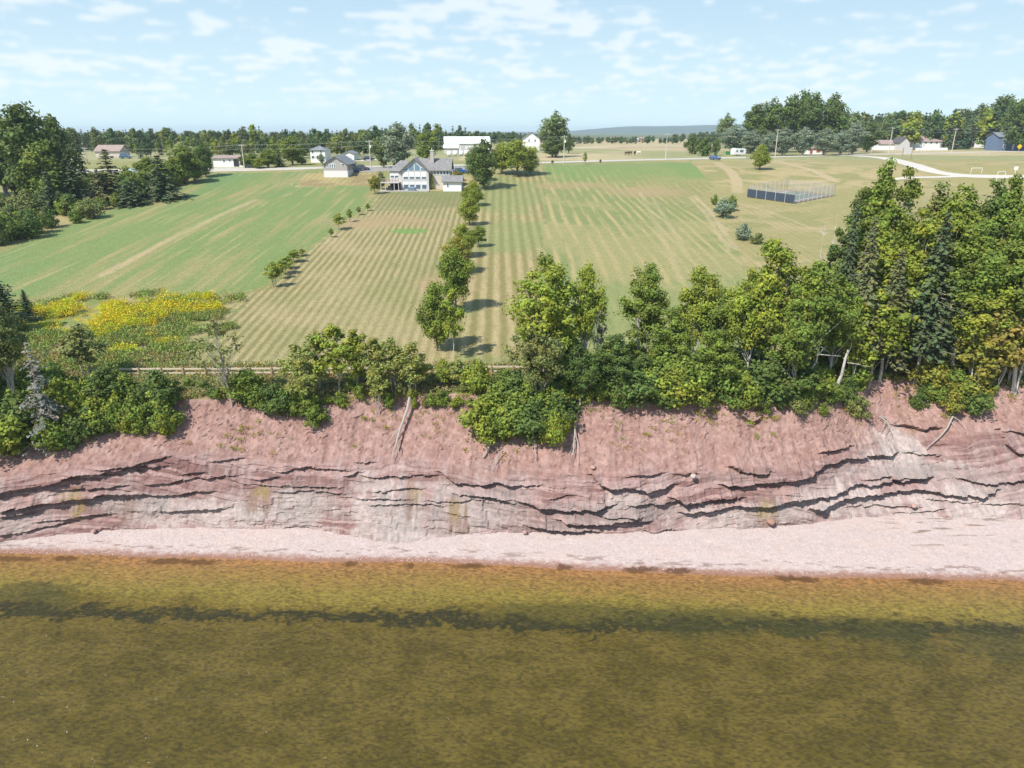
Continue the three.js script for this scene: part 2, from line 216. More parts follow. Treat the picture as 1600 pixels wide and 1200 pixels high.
  const ripple = greyTexture(1024, 1024, (u, v) => { const a = RA(u, v * 2 % 1), b = RB(u, v), n = RC(u, v), c = Math.sin(2 * Math.PI * (v * 11 + u * 4 + n * 2.2)), d = Math.sin(2 * Math.PI * (v * 17 - u * 5 + a * 1.8)); return 0.32 * a + 0.4 * b + 0.07 * c * n + 0.05 * d * (1 - n) + 0.12; }, [450, 230]);
  const wm = new THREE.MeshPhysicalMaterial({ color: new THREE.Color().setRGB(0.95, 0.93, 0.76), roughness: 0.14, specularIntensity: 0.45, transmission: 1, thickness: 0, ior: 1.33, bumpMap: ripple, bumpScale: 0.34 });
  const wat = new THREE.Mesh(new THREE.PlaneGeometry(6000, 3060, 1, 1).rotateX(-Math.PI / 2).translate(0, 0, 1470), wm); wat.name = 'sea'; structure(wat); wat.userData.label = 'clear shallow olive sea with small ripples';
}

// ---------- the land: mown fields, rough grass, plateau ----------
const GX0 = -190, GX1 = 190, GD0 = 56, GD1 = 280;
const LOT = (() => { const a = onLand(690, 545), b = onLand(738, 300); return Math.atan2(b.x - a.x, -(b.z - a.z)); })(); // heading of the lot lines
const zoneCanvas = document.createElement('canvas'); zoneCanvas.width = zoneCanvas.height = 1024;
const zctx = zoneCanvas.getContext('2d', { willReadFrequently: true });
function worldPath(points, closed = true) { const out = []; const n = points.length / 2; for (let i = 0; i < (closed ? n : n - 1); i++) { const a = [points[2 * i], points[2 * i + 1]], j = (i + 1) % n, b = [points[2 * j], points[2 * j + 1]]; for (let k = 0; k < 12; k++) { const p = onLand(lerp(a[0], b[0], k / 12), lerp(a[1], b[1], k / 12)); out.push([p.x, -p.z]); } } if (!closed) { const p = onLand(points[2 * n - 2], points[2 * n - 1]); out.push([p.x, -p.z]); } return out; }
const toZ = ([x, d]) => [(x - GX0) / (GX1 - GX0) * 1024, (d - GD0) / (GD1 - GD0) * 1024];
function zone(id, ...points) { zctx.fillStyle = `rgb(${id * 20},0,0)`; zctx.beginPath(); worldPath(points).forEach((p, i) => { const q = toZ(p); i ? zctx.lineTo(...q) : zctx.moveTo(...q); }); zctx.closePath(); zctx.fill(); }
zctx.fillStyle = '#000'; zctx.fillRect(0, 0, 1024, 1024);
zone(5, 1080, 252, 1700, 236, 1800, 620, 1200, 600, 1150, 390, 1085, 300); // dry park grass
zone(1, -260, 470, -60, 420, 0, 395, 200, 315, 330, 271, 470, 268, 590, 268, 592, 285, 570, 330, 470, 395, 385, 455, 300, 463, 130, 466); // green meadow
zone(6, 462, 292, 480, 270, 600, 268, 592, 292, 540, 290); // dry bank below the garage
zone(2, 592, 299, 712, 299, 735, 330, 712, 480, 706, 600, 250, 600, 330, 530, 398, 455, 470, 402, 575, 325); // striped lawn
zone(7, 596, 298, 724, 298, 722, 325, 580, 330); // bank under the house
zone(3, 735, 300, 780, 272, 852, 262, 846, 400, 838, 640, 700, 640, 712, 480, 735, 330); // raked strip
zone(4, 852, 258, 1080, 254, 1118, 290, 1098, 305, 1152, 392, 1210, 600, 838, 640, 846, 400); // wide hay field
zone(8, -200, 470, 20, 485, 120, 466, 300, 463, 375, 462, 300, 552, 240, 590, -200, 600); // wild meadow
zone(9, 25, 488, 100, 484, 108, 497, 60, 512, 25, 508); zone(9, 132, 490, 175, 472, 250, 466, 330, 468, 320, 492, 250, 505, 200, 528, 150, 520, 128, 508); // goldenrod
const zpix = zctx.getImageData(0, 0, 1024, 1024).data;
const zoneAt = (x, d) => { const q = toZ([x, d]); const i = clamp(q[0] | 0, 0, 1023), j = clamp(q[1] | 0, 0, 1023); return Math.round(zpix[(j * 1024 + i) * 4] / 20); };
// worn wheel tracks and paths: [half width, strength, points in photo]
const TRACKS = [[1.1, .85, 150, 582, 420, 580, 620, 579, 830, 577, 1110, 575], [1.5, .75, 1120, 254, 1142, 268, 1150, 280, 1153, 300], [1.4, .8, 1210, 250, 1240, 258, 1275, 268, 1305, 283], [1.2, .55, 1165, 282, 1215, 287, 1260, 286, 1310, 280], [0.5, .7, 1085, 306, 1110, 330, 1150, 390], [0.4, .6, 1078, 308, 1103, 335, 1140, 392], [0.7, .6, 290, 300, 195, 410, 140, 470].slice(0, 2).concat([400, 312, 330, 342, 250, 382, 160, 430]), [0.5, .35, 1000, 300, 1015, 330, 1040, 380, 1065, 440], [0.45, .4, 1022, 315, 1042, 345, 1075, 400], [0.6, .4, 1130, 310, 1200, 330, 1290, 365]]
  .map(([w, s, ...p]) => { const pts = worldPath(p, false); return { w, s, pts, x0: Math.min(...pts.map((q) => q[0])) - 4, x1: Math.max(...pts.map((q) => q[0])) + 4, d0: Math.min(...pts.map((q) => q[1])) - 4, d1: Math.max(...pts.map((q) => q[1])) + 4 }; });
const segDist = (x, y, a, b) => { const dx = b[0] - a[0], dy = b[1] - a[1], t = clamp(((x - a[0]) * dx + (y - a[1]) * dy) / (dx * dx + dy * dy + 1e-9)); return Math.hypot(x - a[0] - dx * t, y - a[1] - dy * t); };
const CL = Math.cos(LOT), SL = Math.sin(LOT);
const lotU = (x, d) => x * CL - d * SL, lotV = (x, d) => x * SL + d * CL; // across and along the lots
const swathCentre = (() => { const p = onLand(960, 318); return [p.x, -p.z]; })();
const lushP = onLand(640, 361), lush = [[lushP.x, -lushP.z, 4.5, 2.6]];
const dryBrown = [[600, 345, 14, 6], [560, 350, 9, 5], [1010, 300, 12, 9], [900, 290, 12, 5], [700, 440, 5, 9]].map(([a, b, rx, rz]) => { const p = onLand(a, b); return [p.x, -p.z, rx, rz]; });
function groundColor(x, d, o) {
  const n0 = fbm(x * 0.05, d * 0.05, 4), n = fbm(x * 0.22 + 3, d * 0.22, 4), n2 = fbm(x * 1.3, d * 1.3, 3), ragged = x < -22 && d < 122 ? 3 : 1, wx = x + ((n - 0.5) * 2.2 + (n2 - 0.5)) * ragged, wd = d + ((n - 0.5) * 2.2 + (n2 - 0.5)) * ragged;
  const z = zoneAt(wx, wd), u = lotU(x, d), v = lotV(x, d), fine = fbm(u * 2.6, v * 0.35, 3), g = 0.72 + 0.5 * (0.5 * vn(x * 7, d * 7) + 0.5 * fbm(x * 2.1 + 9, d * 2.1, 2));
  const GREEN = [0.150, 0.205, 0.066], LUSH = [0.115, 0.205, 0.055], TAN = [0.35, 0.285, 0.14], OLIVE = [0.185, 0.175, 0.068], BROWN = [0.255, 0.185, 0.095];
  let c;
  const stripe = (p, s, w) => { const f = (u + (fbm(u * 0.04, v * 0.02, 2) - 0.5) * s * 0.5 + (vn(v * 0.5, Math.floor(u / p)) - 0.5) * s * 0.16) / p + 0.13; return ss(0.5 - w, 0.5 + w, Math.abs(((f % 1) + 1) % 1 - 0.5) * 2); };
  if (z === 1) { // meadow: green with long soft streaks that follow the mowing
    const st = fbm(u * 0.34, v * 0.035, 4), s2 = fbm(u * 1.3 + 5, v * 0.06, 3);
    c = mix3(GREEN, [0.118, 0.198, 0.075], ss(0.4, 0.65, fbm(x * 0.03 + 9, d * 0.02, 3))); c = mix3(c, [0.25, 0.222, 0.098], 0.9 * ss(0.44, 0.66, st * 0.55 + s2 * 0.25 + n0 * 0.2)); c = mix3(c, TAN, 0.4 * ss(0.62, 0.78, s2));
  } else if (z === 2 || z === 7) { const s = stripe(1.3, 1.0, 0.3); c = mix3([0.16, 0.145, 0.055], [0.36, 0.295, 0.165], 0.1 + 0.8 * s * (0.6 + 0.55 * fine)); c = mix3(c, [0.175, 0.19, 0.07], (z === 7 ? 0.7 : 0.35) * ss(0.46, 0.62, n0 * 0.6 + n * 0.4)); if (z === 7) c = mix3(c, [0.15, 0.16, 0.06], 0.55);
    c = mix3(c, [0.37, 0.29, 0.18], 0.35 * ss(0.56, 0.7, fbm(x * 0.07 + 50, d * 0.05, 3))); }
  else if (z === 3) { const s = stripe(2.0, 1.0, 0.32); c = mix3([0.19, 0.165, 0.06], [0.37, 0.30, 0.175], 0.05 + 0.85 * s * (0.45 + 0.75 * fine)); c = mix3(c, GREEN, 0.5 * ss(0.45, 0.6, n0)); }
  else if (z === 4) { // hay field, turning rows at its far right
    const r = Math.hypot(x - swathCentre[0] - 6, (d - swathCentre[1]) * 1.6), turn = ss(4, 24, x - swathCentre[0] + (d - swathCentre[1]) * 0.25) * ss(-26, -4, d - swathCentre[1]);
    const uu = lerp(u, r * 0.9, turn * 0), f = (uu + (fbm(u * 0.03, v * 0.015, 2) - 0.5) * 5) / 2.2, s = ss(0.35, 0.85, Math.abs(((f % 1) + 1) % 1 - 0.5) * 2), f2 = fbm(uu * 1.5, v * 0.1, 3);
    c = mix3([0.165, 0.195, 0.07], TAN, 0.05 + 0.85 * s * ss(0.25, 0.65, f2)); c = mix3(c, [0.30, 0.255, 0.125], 0.6 * ss(0.45, 0.62, n0) );
    if (turn > 0) { const rr = ss(0.2, 0.8, Math.abs((((r + (n - 0.5) * 2) / 3.2) % 1) - 0.5) * 2); c = mix3(c, mix3([0.20, 0.185, 0.075], TAN, rr * 0.55), turn * 0.55); }
    c = mix3(c, [0.13, 0.215, 0.06], 0.85 * ss(212, 232, d + (n - 0.5) * 26) * (x > 52 ? 1 : 0.75)); c = mix3(c, LUSH, 0.75 * ss(58, 66, x - (d - 200) * 0.15 + (n - 0.5) * 10) * ss(196, 210, d)); c = mix3(c, GREEN, 0.55 * ss(120, 104, d + (n - 0.5) * 20)); }
  else if (z === 5) { c = mix3([0.27, 0.235, 0.105], [0.345, 0.275, 0.155], ss(0.35, 0.65, n0)); c = mix3(c, [0.19, 0.195, 0.07], 0.75 * ss(0.5, 0.66, n * 0.5 + n0 * 0.5)); const s = stripe(1.6, 1.2, 0.5); if (d < 200) c = mix3(c, [0.2, 0.195, 0.08], 0.4 * s); }
  else if (z === 6) { c = mix3(BROWN, TAN, ss(0.35, 0.65, n)); c = mix3(c, OLIVE, 0.5 * stripe(1.7, 1, 0.5)); }
  else if (z === 8 || z === 9) { c = mix3([0.15, 0.20, 0.05], [0.22, 0.215, 0.075], ss(0.35, 0.65, n)); c = mix3(c, [0.31, 0.25, 0.14], 0.8 * ss(0.56, 0.7, fbm(x * 0.35, d * 0.35 + 9, 3))); if (z === 9) c = mix3(c, [0.40, 0.30, 0.02], 0.6 * ss(0.4, 0.6, n2)); }
  else { c = mix3([0.20, 0.20, 0.075], [0.32, 0.26, 0.14], ss(0.35, 0.65, n * 0.6 + n0 * 0.4)); if (d < 100) c = mix3([0.15, 0.155, 0.05], [0.30, 0.22, 0.13], ss(0.4, 0.65, n * 0.5 + n2 * 0.5)); if (d > 225 && x < 60) c = mix3(c, [0.2, 0.22, 0.075], 0.5); }
  for (const [a, b, rx, rz] of lush) { const dd = ((x - a) / rx) ** 2 + ((d - b) / rz) ** 2; if (dd < 2) c = mix3(c, [0.115, 0.225, 0.045], 0.8 * ss(1.4, 0.3, dd + (n2 - 0.5))); }
  for (const [a, b, rx, rz] of dryBrown) { const dd = ((x - a) / rx) ** 2 + ((d - b) / rz) ** 2; if (dd < 2) c = mix3(c, [0.31, 0.225, 0.13], 0.6 * ss(1.6, 0.2, dd + (n - 0.5) * 1.5)); }
  for (const T of TRACKS) { if (x < T.x0 || x > T.x1 || d < T.d0 || d > T.d1) continue; let m = 9; for (let i = 1; i < T.pts.length; i++) m = Math.min(m, segDist(x, d, T.pts[i - 1], T.pts[i])); c = mix3(c, [0.40, 0.31, 0.21], T.s * ss(T.w + 0.5, T.w - 0.3, m + (n2 - 0.5) * 0.9) * (0.6 + 0.6 * n)); }
  const gg = g * 0.95; o[0] = c[0] * gg * 1.02; o[1] = c[1] * gg; o[2] = c[2] * gg * 0.84;
}
{
  const turf = greyTexture(512, 512, tileNoise(24, 2), [90, 54]);
  const near = gridGeometry(300, 220, (i, j) => { const x = lerp(GX0, GX1, i / 300), r = rimS(x)[0], d = lerp(r, GD1, Math.pow(j / 220, 1.25)); return [x, landH(x, -d), -d, (x - GX0) / (GX1 - GX0), (d - GD0) / (GD1 - GD0)]; });
  const map = colorTexture(2048, 2048, (u, v, o) => groundColor(lerp(GX0, GX1, u), lerp(GD0, GD1, v), o)); map.wrapS = map.wrapT = THREE.ClampToEdgeWrapping;
  const m = new THREE.Mesh(near, std({ map, bumpMap: turf, bumpScale: 0.12 })); m.name = 'field'; structure(m); m.userData.label = 'mown green and straw coloured fields rising to the road';
  // plateau beyond the road and land to either side, out to the horizon
  const FX = 700, FD = 900;
  const farC = (u, v, o) => { const x = lerp(-FX, FX, u), d = lerp(GD1, FD, v), n0 = fbm(x * 0.012, d * 0.02, 4), n = fbm(x * 0.06, d * 0.09, 4); let c = mix3([0.36, 0.29, 0.155], [0.22, 0.215, 0.085], ss(0.42, 0.62, n0 * 0.7 + n * 0.3)); c = mix3(c, [0.30, 0.19, 0.125], 0.6 * ss(0.55, 0.7, fbm(x * 0.03 + 60, d * 0.08, 3)) * ss(330, 380, d)); if (x < -20) c = mix3(c, [0.17, 0.2, 0.075], 0.6); const k = 0.85 + 0.3 * vn(x * 0.9, d * 0.9); o[0] = c[0] * k; o[1] = c[1] * k; o[2] = c[2] * k; };
  const fm = colorTexture(1024, 1024, farC); fm.wrapS = fm.wrapT = THREE.ClampToEdgeWrapping; const farMat = std({ map: fm });
  const far = gridGeometry(60, 60, (i, j) => { const x = lerp(-FX, FX, i / 60), d = lerp(GD1, FD, j / 60); return [x, landH(x, -d), -d, i / 60, j / 60]; });
  const mf = new THREE.Mesh(far, farMat); mf.name = 'plateau'; structure(mf); mf.userData.label = 'dry straw coloured pasture beyond the road';
  const horizon = gridGeometry(20, 30, (i, j) => { const d = lerp(FD, 9000, (j / 30) ** 2), x = lerp(-9000, 9000, i / 20); return [x, 30.1, -d, 0.2 + 0.6 * (i / 20), 0.8]; });
  const mh = new THREE.Mesh(horizon, std({ color: new THREE.Color().setRGB(0.10, 0.12, 0.05) })); mh.name = 'far_terrain'; structure(mh); mh.userData.label = 'distant wooded lowland below the hills';
  for (const s of [-1, 1]) { const side = gridGeometry(20, 40, (i, j) => { const k = (i / 20) ** 2, x = s > 0 ? lerp(GX1, 4000, k) : lerp(-4000, GX0, 1 - (1 - i / 20) ** 2), d = lerp(72, GD1, j / 40); return [x, landH(GX1, -d) - 0.0, -d, 0.5, 0.1]; });
    const ms = new THREE.Mesh(side, std({ color: new THREE.Color().setRGB(0.17, 0.18, 0.07) })); ms.name = 'side_terrain'; if (s > 0) ms.name = 'side_terrain_001'; structure(ms); ms.userData.label = s > 0 ? 'grassland beyond the park at the right' : 'grassland beyond the hedgerow at the left';
    const wing = gridGeometry(8, 30, (i, j) => { const x = s > 0 ? lerp(FX, 9000, (i / 8) ** 2) : lerp(-9000, -FX, 1 - (1 - i / 8) ** 2), d = lerp(GD1, FD, j / 30); return [x, landH(0, -d), -d, 0.5, 0.5]; }); const mw = new THREE.Mesh(wing, farMat); mw.name = s > 0 ? 'wing_terrain_001' : 'wing_terrain'; structure(mw); mw.userData.label = 'pasture far to the ' + (s > 0 ? 'right' : 'left'); }
  // blue hills on the horizon
  const hill = gridGeometry(160, 12, (i, j) => { const x = lerp(-2600, 4200, i / 160), k = j / 12, prof1 = 48 * ss(250, 900, x) * (0.75 + 0.5 * fbm(x * 0.0016, 2, 4)) * (1 - 0.6 * ss(2400, 4200, x)) + 22 * fbm(x * 0.003, 7, 3) * ss(-2600, -900, x); return [x, 25 + prof1 * Math.sin(k * Math.PI * 0.5), -4600 - k * 900, i / 160, k]; });
  const hm = new THREE.Mesh(hill, std({ color: new THREE.Color().setRGB(0.045, 0.075, 0.045) })); hm.name = 'hills'; structure(hm); hm.userData.label = 'low blue wooded hills on the horizon';
}

// ---------- plants ----------
const taken = new Map();
const numbered = (n) => { const k = taken.get(n) || 0; taken.set(n, k + 1); return k ? n + '_' + String(k).padStart(3, '0') : n; };
const members = new Map(); // group -> things, for labels that single one out
function thing(o, name, label, category, group) { o.name = numbered(name); o.userData.label = label; o.userData.category = category; if (group) { o.userData.group = group; if (!members.has(group)) members.set(group, []); members.get(group).push(o); } scene.add(o); return o; }
class Tris { constructor() { this.p = []; this.i = []; this.c = []; this.n = 0; }
  v(x, y, z, c) { this.p.push(x, y, z); this.c.push(c[0], c[1], c[2]); return this.n++; }
  leaf(x, y, z, nx, ny, nz, s, asp, c, r) { // a slightly folded leaf spray facing (nx, ny, nz)
    let l = Math.hypot(nx, ny, nz) || 1; nx /= l; ny /= l; nz /= l; let ax = r() - 0.5, ay = r() - 0.5, az = r() - 0.5; const dt = ax * nx + ay * ny + az * nz; ax -= dt * nx; ay -= dt * ny; az -= dt * nz; l = Math.hypot(ax, ay, az) || 1; ax /= l; ay /= l; az /= l;
    const bx = ny * az - nz * ay, by = nz * ax - nx * az, bz = nx * ay - ny * ax, w = s * asp, f = s * 0.22 * r();
    const a = this.v(x - ax * s * 0.5, y - ay * s * 0.5, z - az * s * 0.5, c), b = this.v(x + bx * w * 0.5 - nx * f, y + by * w * 0.5 - ny * f, z + bz * w * 0.5 - nz * f, c), e = this.v(x + ax * s * 0.5, y + ay * s * 0.5, z + az * s * 0.5, c), g = this.v(x - bx * w * 0.5 - nx * f, y - by * w * 0.5 - ny * f, z - bz * w * 0.5 - nz * f, c);
    this.i.push(a, b, e, a, e, g); }
  tube(pts, r0, r1, sides = 6, c = [1, 1, 1]) { const rings = []; for (let k = 0; k < pts.length; k++) { const p = pts[k], q = pts[Math.min(k + 1, pts.length - 1)], o = pts[Math.max(k - 1, 0)]; let dx = q[0] - o[0], dy = q[1] - o[1], dz = q[2] - o[2], l = Math.hypot(dx, dy, dz) || 1; dx /= l; dy /= l; dz /= l;
      let ax = Math.abs(dy) > 0.9 ? 1 : 0, ay = Math.abs(dy) > 0.9 ? 0 : 1, az = 0; let ux = dy * az - dz * ay, uy = dz * ax - dx * az, uz = dx * ay - dy * ax; l = Math.hypot(ux, uy, uz); ux /= l; uy /= l; uz /= l; const wx = dy * uz - dz * uy, wy = dz * ux - dx * uz, wz = dx * uy - dy * ux, r = lerp(r0, r1, k / (pts.length - 1)); const ring = [];
      for (let s = 0; s < sides; s++) { const t = s / sides * 6.2832, cs = Math.cos(t) * r, sn = Math.sin(t) * r; ring.push(this.v(p[0] + ux * cs + wx * sn, p[1] + uy * cs + wy * sn, p[2] + uz * cs + wz * sn, c)); } rings.push(ring); }
    for (let k = 1; k < rings.length; k++) for (let s = 0; s < sides; s++) { const t = (s + 1) % sides; this.i.push(rings[k - 1][s], rings[k][t], rings[k][s], rings[k - 1][s], rings[k - 1][t], rings[k][t]); } }
  geo() { const g = new THREE.BufferGeometry(); g.setAttribute('position', new THREE.BufferAttribute(new Float32Array(this.p), 3)); g.setAttribute('color', new THREE.BufferAttribute(new Float32Array(this.c), 3)); g.setIndex(this.i); return g; } }
const tone = (r, k, base = [1, 1, 1]) => { const v = 1 + (r() - 0.5) * k, h = (r() - 0.5) * k * 0.5; return [base[0] * v * (1 + h), base[1] * v, base[2] * v * (1 - h * 0.5)]; };
function wiggle(a, b, n, w, r) { const out = []; for (let k = 0; k <= n; k++) { const t = k / n, m = k && k < n ? w : 0; out.push([lerp(a[0], b[0], t) + (r() - 0.5) * m, lerp(a[1], b[1], t), lerp(a[2], b[2], t) + (r() - 0.5) * m]); } return out; }
function broadleaf(seed, { h, w, leaves, size, clumps, low = 0.3, trunks = 1, tr = 0.16, taper = 0.5, sprawl = 0.22, bare = 0 }) {
  const r = rng(seed), L = new Tris(), T = new Tris(), cy = h * (low + 1) / 2, ry = h * (1 - low) / 2, rx = w / 2, centres = [];
  for (let k = 0; k < clumps; k++) { const th = r() * 6.2832, u = r() * 2 - 1, q = Math.pow(r(), 0.42), s = Math.sqrt(1 - u * u), pinch = u > 0 ? 1 - taper * u * u : 1 - 0.25 * u * u; const lump = 0.5 + 0.85 * vn(th * 1.4 + seed, u * 2 + seed * 0.7);
    centres.push([Math.cos(th) * s * q * rx * 0.86 * pinch * lump, cy + u * q * ry * 0.9, Math.sin(th) * s * q * rx * 0.86 * pinch * lump, (0.6 + 0.7 * r()) * sprawl * Math.min(rx, ry * 1.2)]); }
  for (const t of [0.97, 0.9, 0.84]) centres.push([(r() - 0.5) * rx * 0.25, lerp(h * low, h, t), (r() - 0.5) * rx * 0.25, sprawl * rx * (1.5 - t) * 1.5]);
  centres.forEach((c, ci) => { const hue = tone(r, 0.42), n = Math.round(leaves / clumps * (0.6 + 0.8 * r()));
    for (let k = 0; k < n; k++) { const th = r() * 6.2832, u = r() * 2 - 1, s = Math.sqrt(1 - u * u), q = Math.pow(r(), 0.5), ox = Math.cos(th) * s, oz = Math.sin(th) * s, far = 1 + 0.5 * (r() < 0.14 ? r() : 0); const x = c[0] + ox * q * c[3] * 1.15 * far, y = c[1] + u * q * c[3] * 0.98 * far, z = c[2] + oz * q * c[3] * 1.15 * far;
      L.leaf(x, y, z, ox * 0.8 + (r() - 0.5) * 1.5 + c[0] / rx * 0.4, u * 0.8 + 0.3 + (r() - 0.5) * 1.3, oz * 0.8 + (r() - 0.5) * 1.5 + c[2] / rx * 0.4, size * (0.6 + 0.8 * r()), 0.75, tone(r, 0.62, hue), r); } });
  for (let t = 0; t < trunks; t++) { const a = r() * 6.28, sp = trunks > 1 ? w * 0.07 : 0, lean = trunks > 1 ? w * 0.16 : w * 0.05, base = [Math.cos(a) * sp, -0.6, Math.sin(a) * sp], top = [Math.cos(a) * lean, h * (0.82 + 0.08 * r()), Math.sin(a) * lean], pts = wiggle(base, top, 7, w * 0.05, r), R = tr * (trunks > 1 ? 0.75 : 1); T.tube(pts, R, R * 0.18, 7);
    for (const c of centres) { if (r() > 0.42 / trunks + bare) continue; const k = clamp((c[1] / h) * 0.75 - 0.08, low * 0.55, 0.85), f = k * 7 * 0.98, i = Math.min(6, Math.floor(f)), b = pts[i], e = pts[i + 1], m = f - i, from = [lerp(b[0], e[0], m), lerp(b[1], e[1], m), lerp(b[2], e[2], m)]; T.tube(wiggle(from, c, 4, w * 0.05, r), R * 0.42 * (1 - k * 0.5), R * 0.06, 5); } }
  return { h, w, crown: L.geo(), trunk: T.geo() };
}
function conifer(seed, { h, w, whorls, per = 7, size = 0.5, low = 0.1, ragged = 0.35, tr = 0.2, thin = 0 }) {
  const r = rng(seed), L = new Tris(), T = new Tris(); T.tube(wiggle([0, -0.6, 0], [0, h * 0.985, 0], 8, w * 0.03, r), tr, 0.025, 7);
  for (let k = 0; k < whorls; k++) { const t = low + (1 - low) * (k + r() * 0.5) / whorls, len0 = (w / 2) * Math.pow(1 - t, 0.8) * (0.85 + 0.3 * vn(k * 0.35 + seed, 2)) + 0.12, n = Math.max(3, Math.round(per * (0.6 + 0.6 * (1 - t)))), a0 = r() * 6.28;
    for (let b = 0; b < n; b++) { if (r() < thin) continue; const a = a0 + b / n * 6.283 + (r() - 0.5) * 0.5, len = len0 * (1 - ragged + ragged * 1.6 * r()), y0 = h * t, drop = len * (0.18 + 0.35 * r()) * (1 - t * 0.9), ca = Math.cos(a), sa = Math.sin(a), hue = tone(r, 0.55); T.tube([[0, y0, 0], [ca * len * 0.9, y0 - drop * 0.8, sa * len * 0.9]], 0.035, 0.012, 4);
      const m = Math.max(3, Math.round(len / size * 3.1)); for (let q = 0; q < m; q++) { const f = 0.12 + 0.92 * (q + r() * 0.6) / m, sw = (1 - f * 0.6) * len * 0.26; const x = ca * len * f + (r() - 0.5) * sw * 1.6, z = sa * len * f + (r() - 0.5) * sw * 1.6, y = y0 - drop * f * f + (r() - 0.6) * 0.3 * size; L.leaf(x, y, z, ca * 0.5 + (r() - 0.5) * 1.2, 0.9 + (r() - 0.5) * 0.9, sa * 0.5 + (r() - 0.5) * 1.2, size * (0.6 + 0.7 * r()), 0.55, tone(r, 0.5, hue), r); } } }
  return { h, w, crown: L.geo(), trunk: T.geo() };
}
function snag(seed, { h, w, tr, n = 14, low = 0.3 }) { const r = rng(seed), T = new Tris(), pts = wiggle([0, -0.5, 0], [w * 0.05, h, 0], 8, w * 0.06, r); T.tube(pts, tr, tr * 0.15, 7);
  for (let k = 0; k < n; k++) { const t = low + (1 - low) * r(), f = t * 7.9, i = Math.floor(f), b = pts[i], a = r() * 6.28, l = w * 0.5 * (0.35 + 0.65 * r()) * (1.15 - t * 0.7), e = [b[0] + Math.cos(a) * l, b[1] + l * (0.1 + 0.5 * r()), b[2] + Math.sin(a) * l], q = wiggle(b, e, 4, l * 0.25, r); T.tube(q, tr * 0.3, 0.012, 5); for (let s = 0; s < 2; s++) { const c = q[1 + Math.floor(r() * 3)]; T.tube(wiggle(c, [c[0] + (r() - 0.5) * l * 0.7, c[1] + l * 0.35 * r(), c[2] + (r() - 0.5) * l * 0.7], 2, l * 0.1, r), tr * 0.13, 0.008, 4); } }
  return { h, w, trunk: T.geo() }; }
const many = (n, f) => Array.from({ length: n }, (_, k) => f(k));
const KIND = {
  birch: many(5, (k) => broadleaf(100 + k, { h: 14, w: 7, leaves: 10500, size: 0.29, clumps: 62 + k * 8, low: 0.16 + 0.05 * k, trunks: 1 + (k % 2), tr: 0.17, taper: 0.08 + 0.1 * k, sprawl: 0.235 })),
  poplar: many(5, (k) => broadleaf(140 + k, { h: 20, w: 6.5, leaves: 11500, size: 0.33, clumps: 84 + k * 8, low: 0.1 + 0.05 * k, tr: 0.22, taper: 0.45 + 0.07 * k, sprawl: 0.26 })),
  young: many(4, (k) => broadleaf(180 + k, { h: 7, w: 3.4, leaves: 2300, size: 0.26, clumps: 40, low: 0.22, trunks: 1 + (k % 2) * 2, tr: 0.07, taper: 0.3, sprawl: 0.28 })),
  sparse: many(2, (k) => broadleaf(200 + k, { h: 9, w: 5, leaves: 900, size: 0.24, clumps: 34, low: 0.28, tr: 0.08, sprawl: 0.2, bare: 0.5 })),
  maple: many(4, (k) => broadleaf(220 + k, { h: 9, w: 6.5, leaves: 8500, size: 0.29, clumps: 80, low: 0.1, tr: 0.16, taper: 0.4, sprawl: 0.28 })),
  shrub: many(6, (k) => broadleaf(260 + k, { h: 2.6, w: 3.2, leaves: 1700, size: 0.25, clumps: 30, low: 0.02, trunks: 3, tr: 0.05, taper: 0.35, sprawl: 0.34 })),
  spruce: many(4, (k) => conifer(300 + k, { h: 16, w: 6.6, whorls: 42, per: 8, size: 0.55, low: 0.2, ragged: 0.45 })),
  greyspruce: many(1, (k) => conifer(330 + k, { h: 12, w: 5, whorls: 30, per: 7, size: 0.42, low: 0.06, ragged: 0.6, thin: 0.3 })),
  bigtree: many(4, (k) => broadleaf(360 + k, { h: 16, w: 11, leaves: 6400, size: 0.58, clumps: 95, low: 0.05, tr: 0.35, taper: 0.35, sprawl: 0.26 })),
  midspruce: many(3, (k) => conifer(380 + k, { h: 12, w: 6, whorls: 24, per: 7, size: 0.75, low: 0.04, ragged: 0.45 })),
  fartree: many(5, (k) => broadleaf(400 + k, { h: 12, w: 8, leaves: 1000, size: 0.95, clumps: 34, low: 0.05, tr: 0.2, taper: 0.45, sprawl: 0.3 })),
  farspruce: many(4, (k) => conifer(430 + k, { h: 13, w: 4.6, whorls: 14, per: 6, size: 1.0, low: 0.02, ragged: 0.4 })),
  snag: many(2, (k) => snag(450 + k, { h: 9, w: 4, tr: 0.11, n: 16 })),
};
const leafMat = (r, g, b, t = 0.38) => new THREE.MeshPhysicalMaterial({ color: new THREE.Color().setRGB(r, g, b), roughness: 0.8, specularIntensity: 0.35, vertexColors: true, side: THREE.DoubleSide, flatShading: true, transmission: t, thickness: 0 });
const LEAF = { fresh: leafMat(0.285, 0.310, 0.072), bright: leafMat(0.275, 0.325, 0.040), green: leafMat(0.195, 0.256, 0.038), deep: leafMat(0.120, 0.178, 0.038), dark: leafMat(0.064, 0.106, 0.038), olive: leafMat(0.216, 0.240, 0.072), yellow: leafMat(0.282, 0.270, 0.042), gold: leafMat(0.310, 0.247, 0.057), silver: leafMat(0.239, 0.297, 0.189), pale: leafMat(0.352, 0.392, 0.160), brown: leafMat(0.168, 0.141, 0.061), grey: leafMat(0.204, 0.198, 0.162, 0.1), needle: leafMat(0.075, 0.105, 0.041, 0.12), needleOlive: leafMat(0.128, 0.138, 0.051, 0.12), far: leafMat(0.105, 0.165, 0.055), farPale: leafMat(0.184, 0.240, 0.080), farDark: leafMat(0.061, 0.104, 0.048, 0.1) };
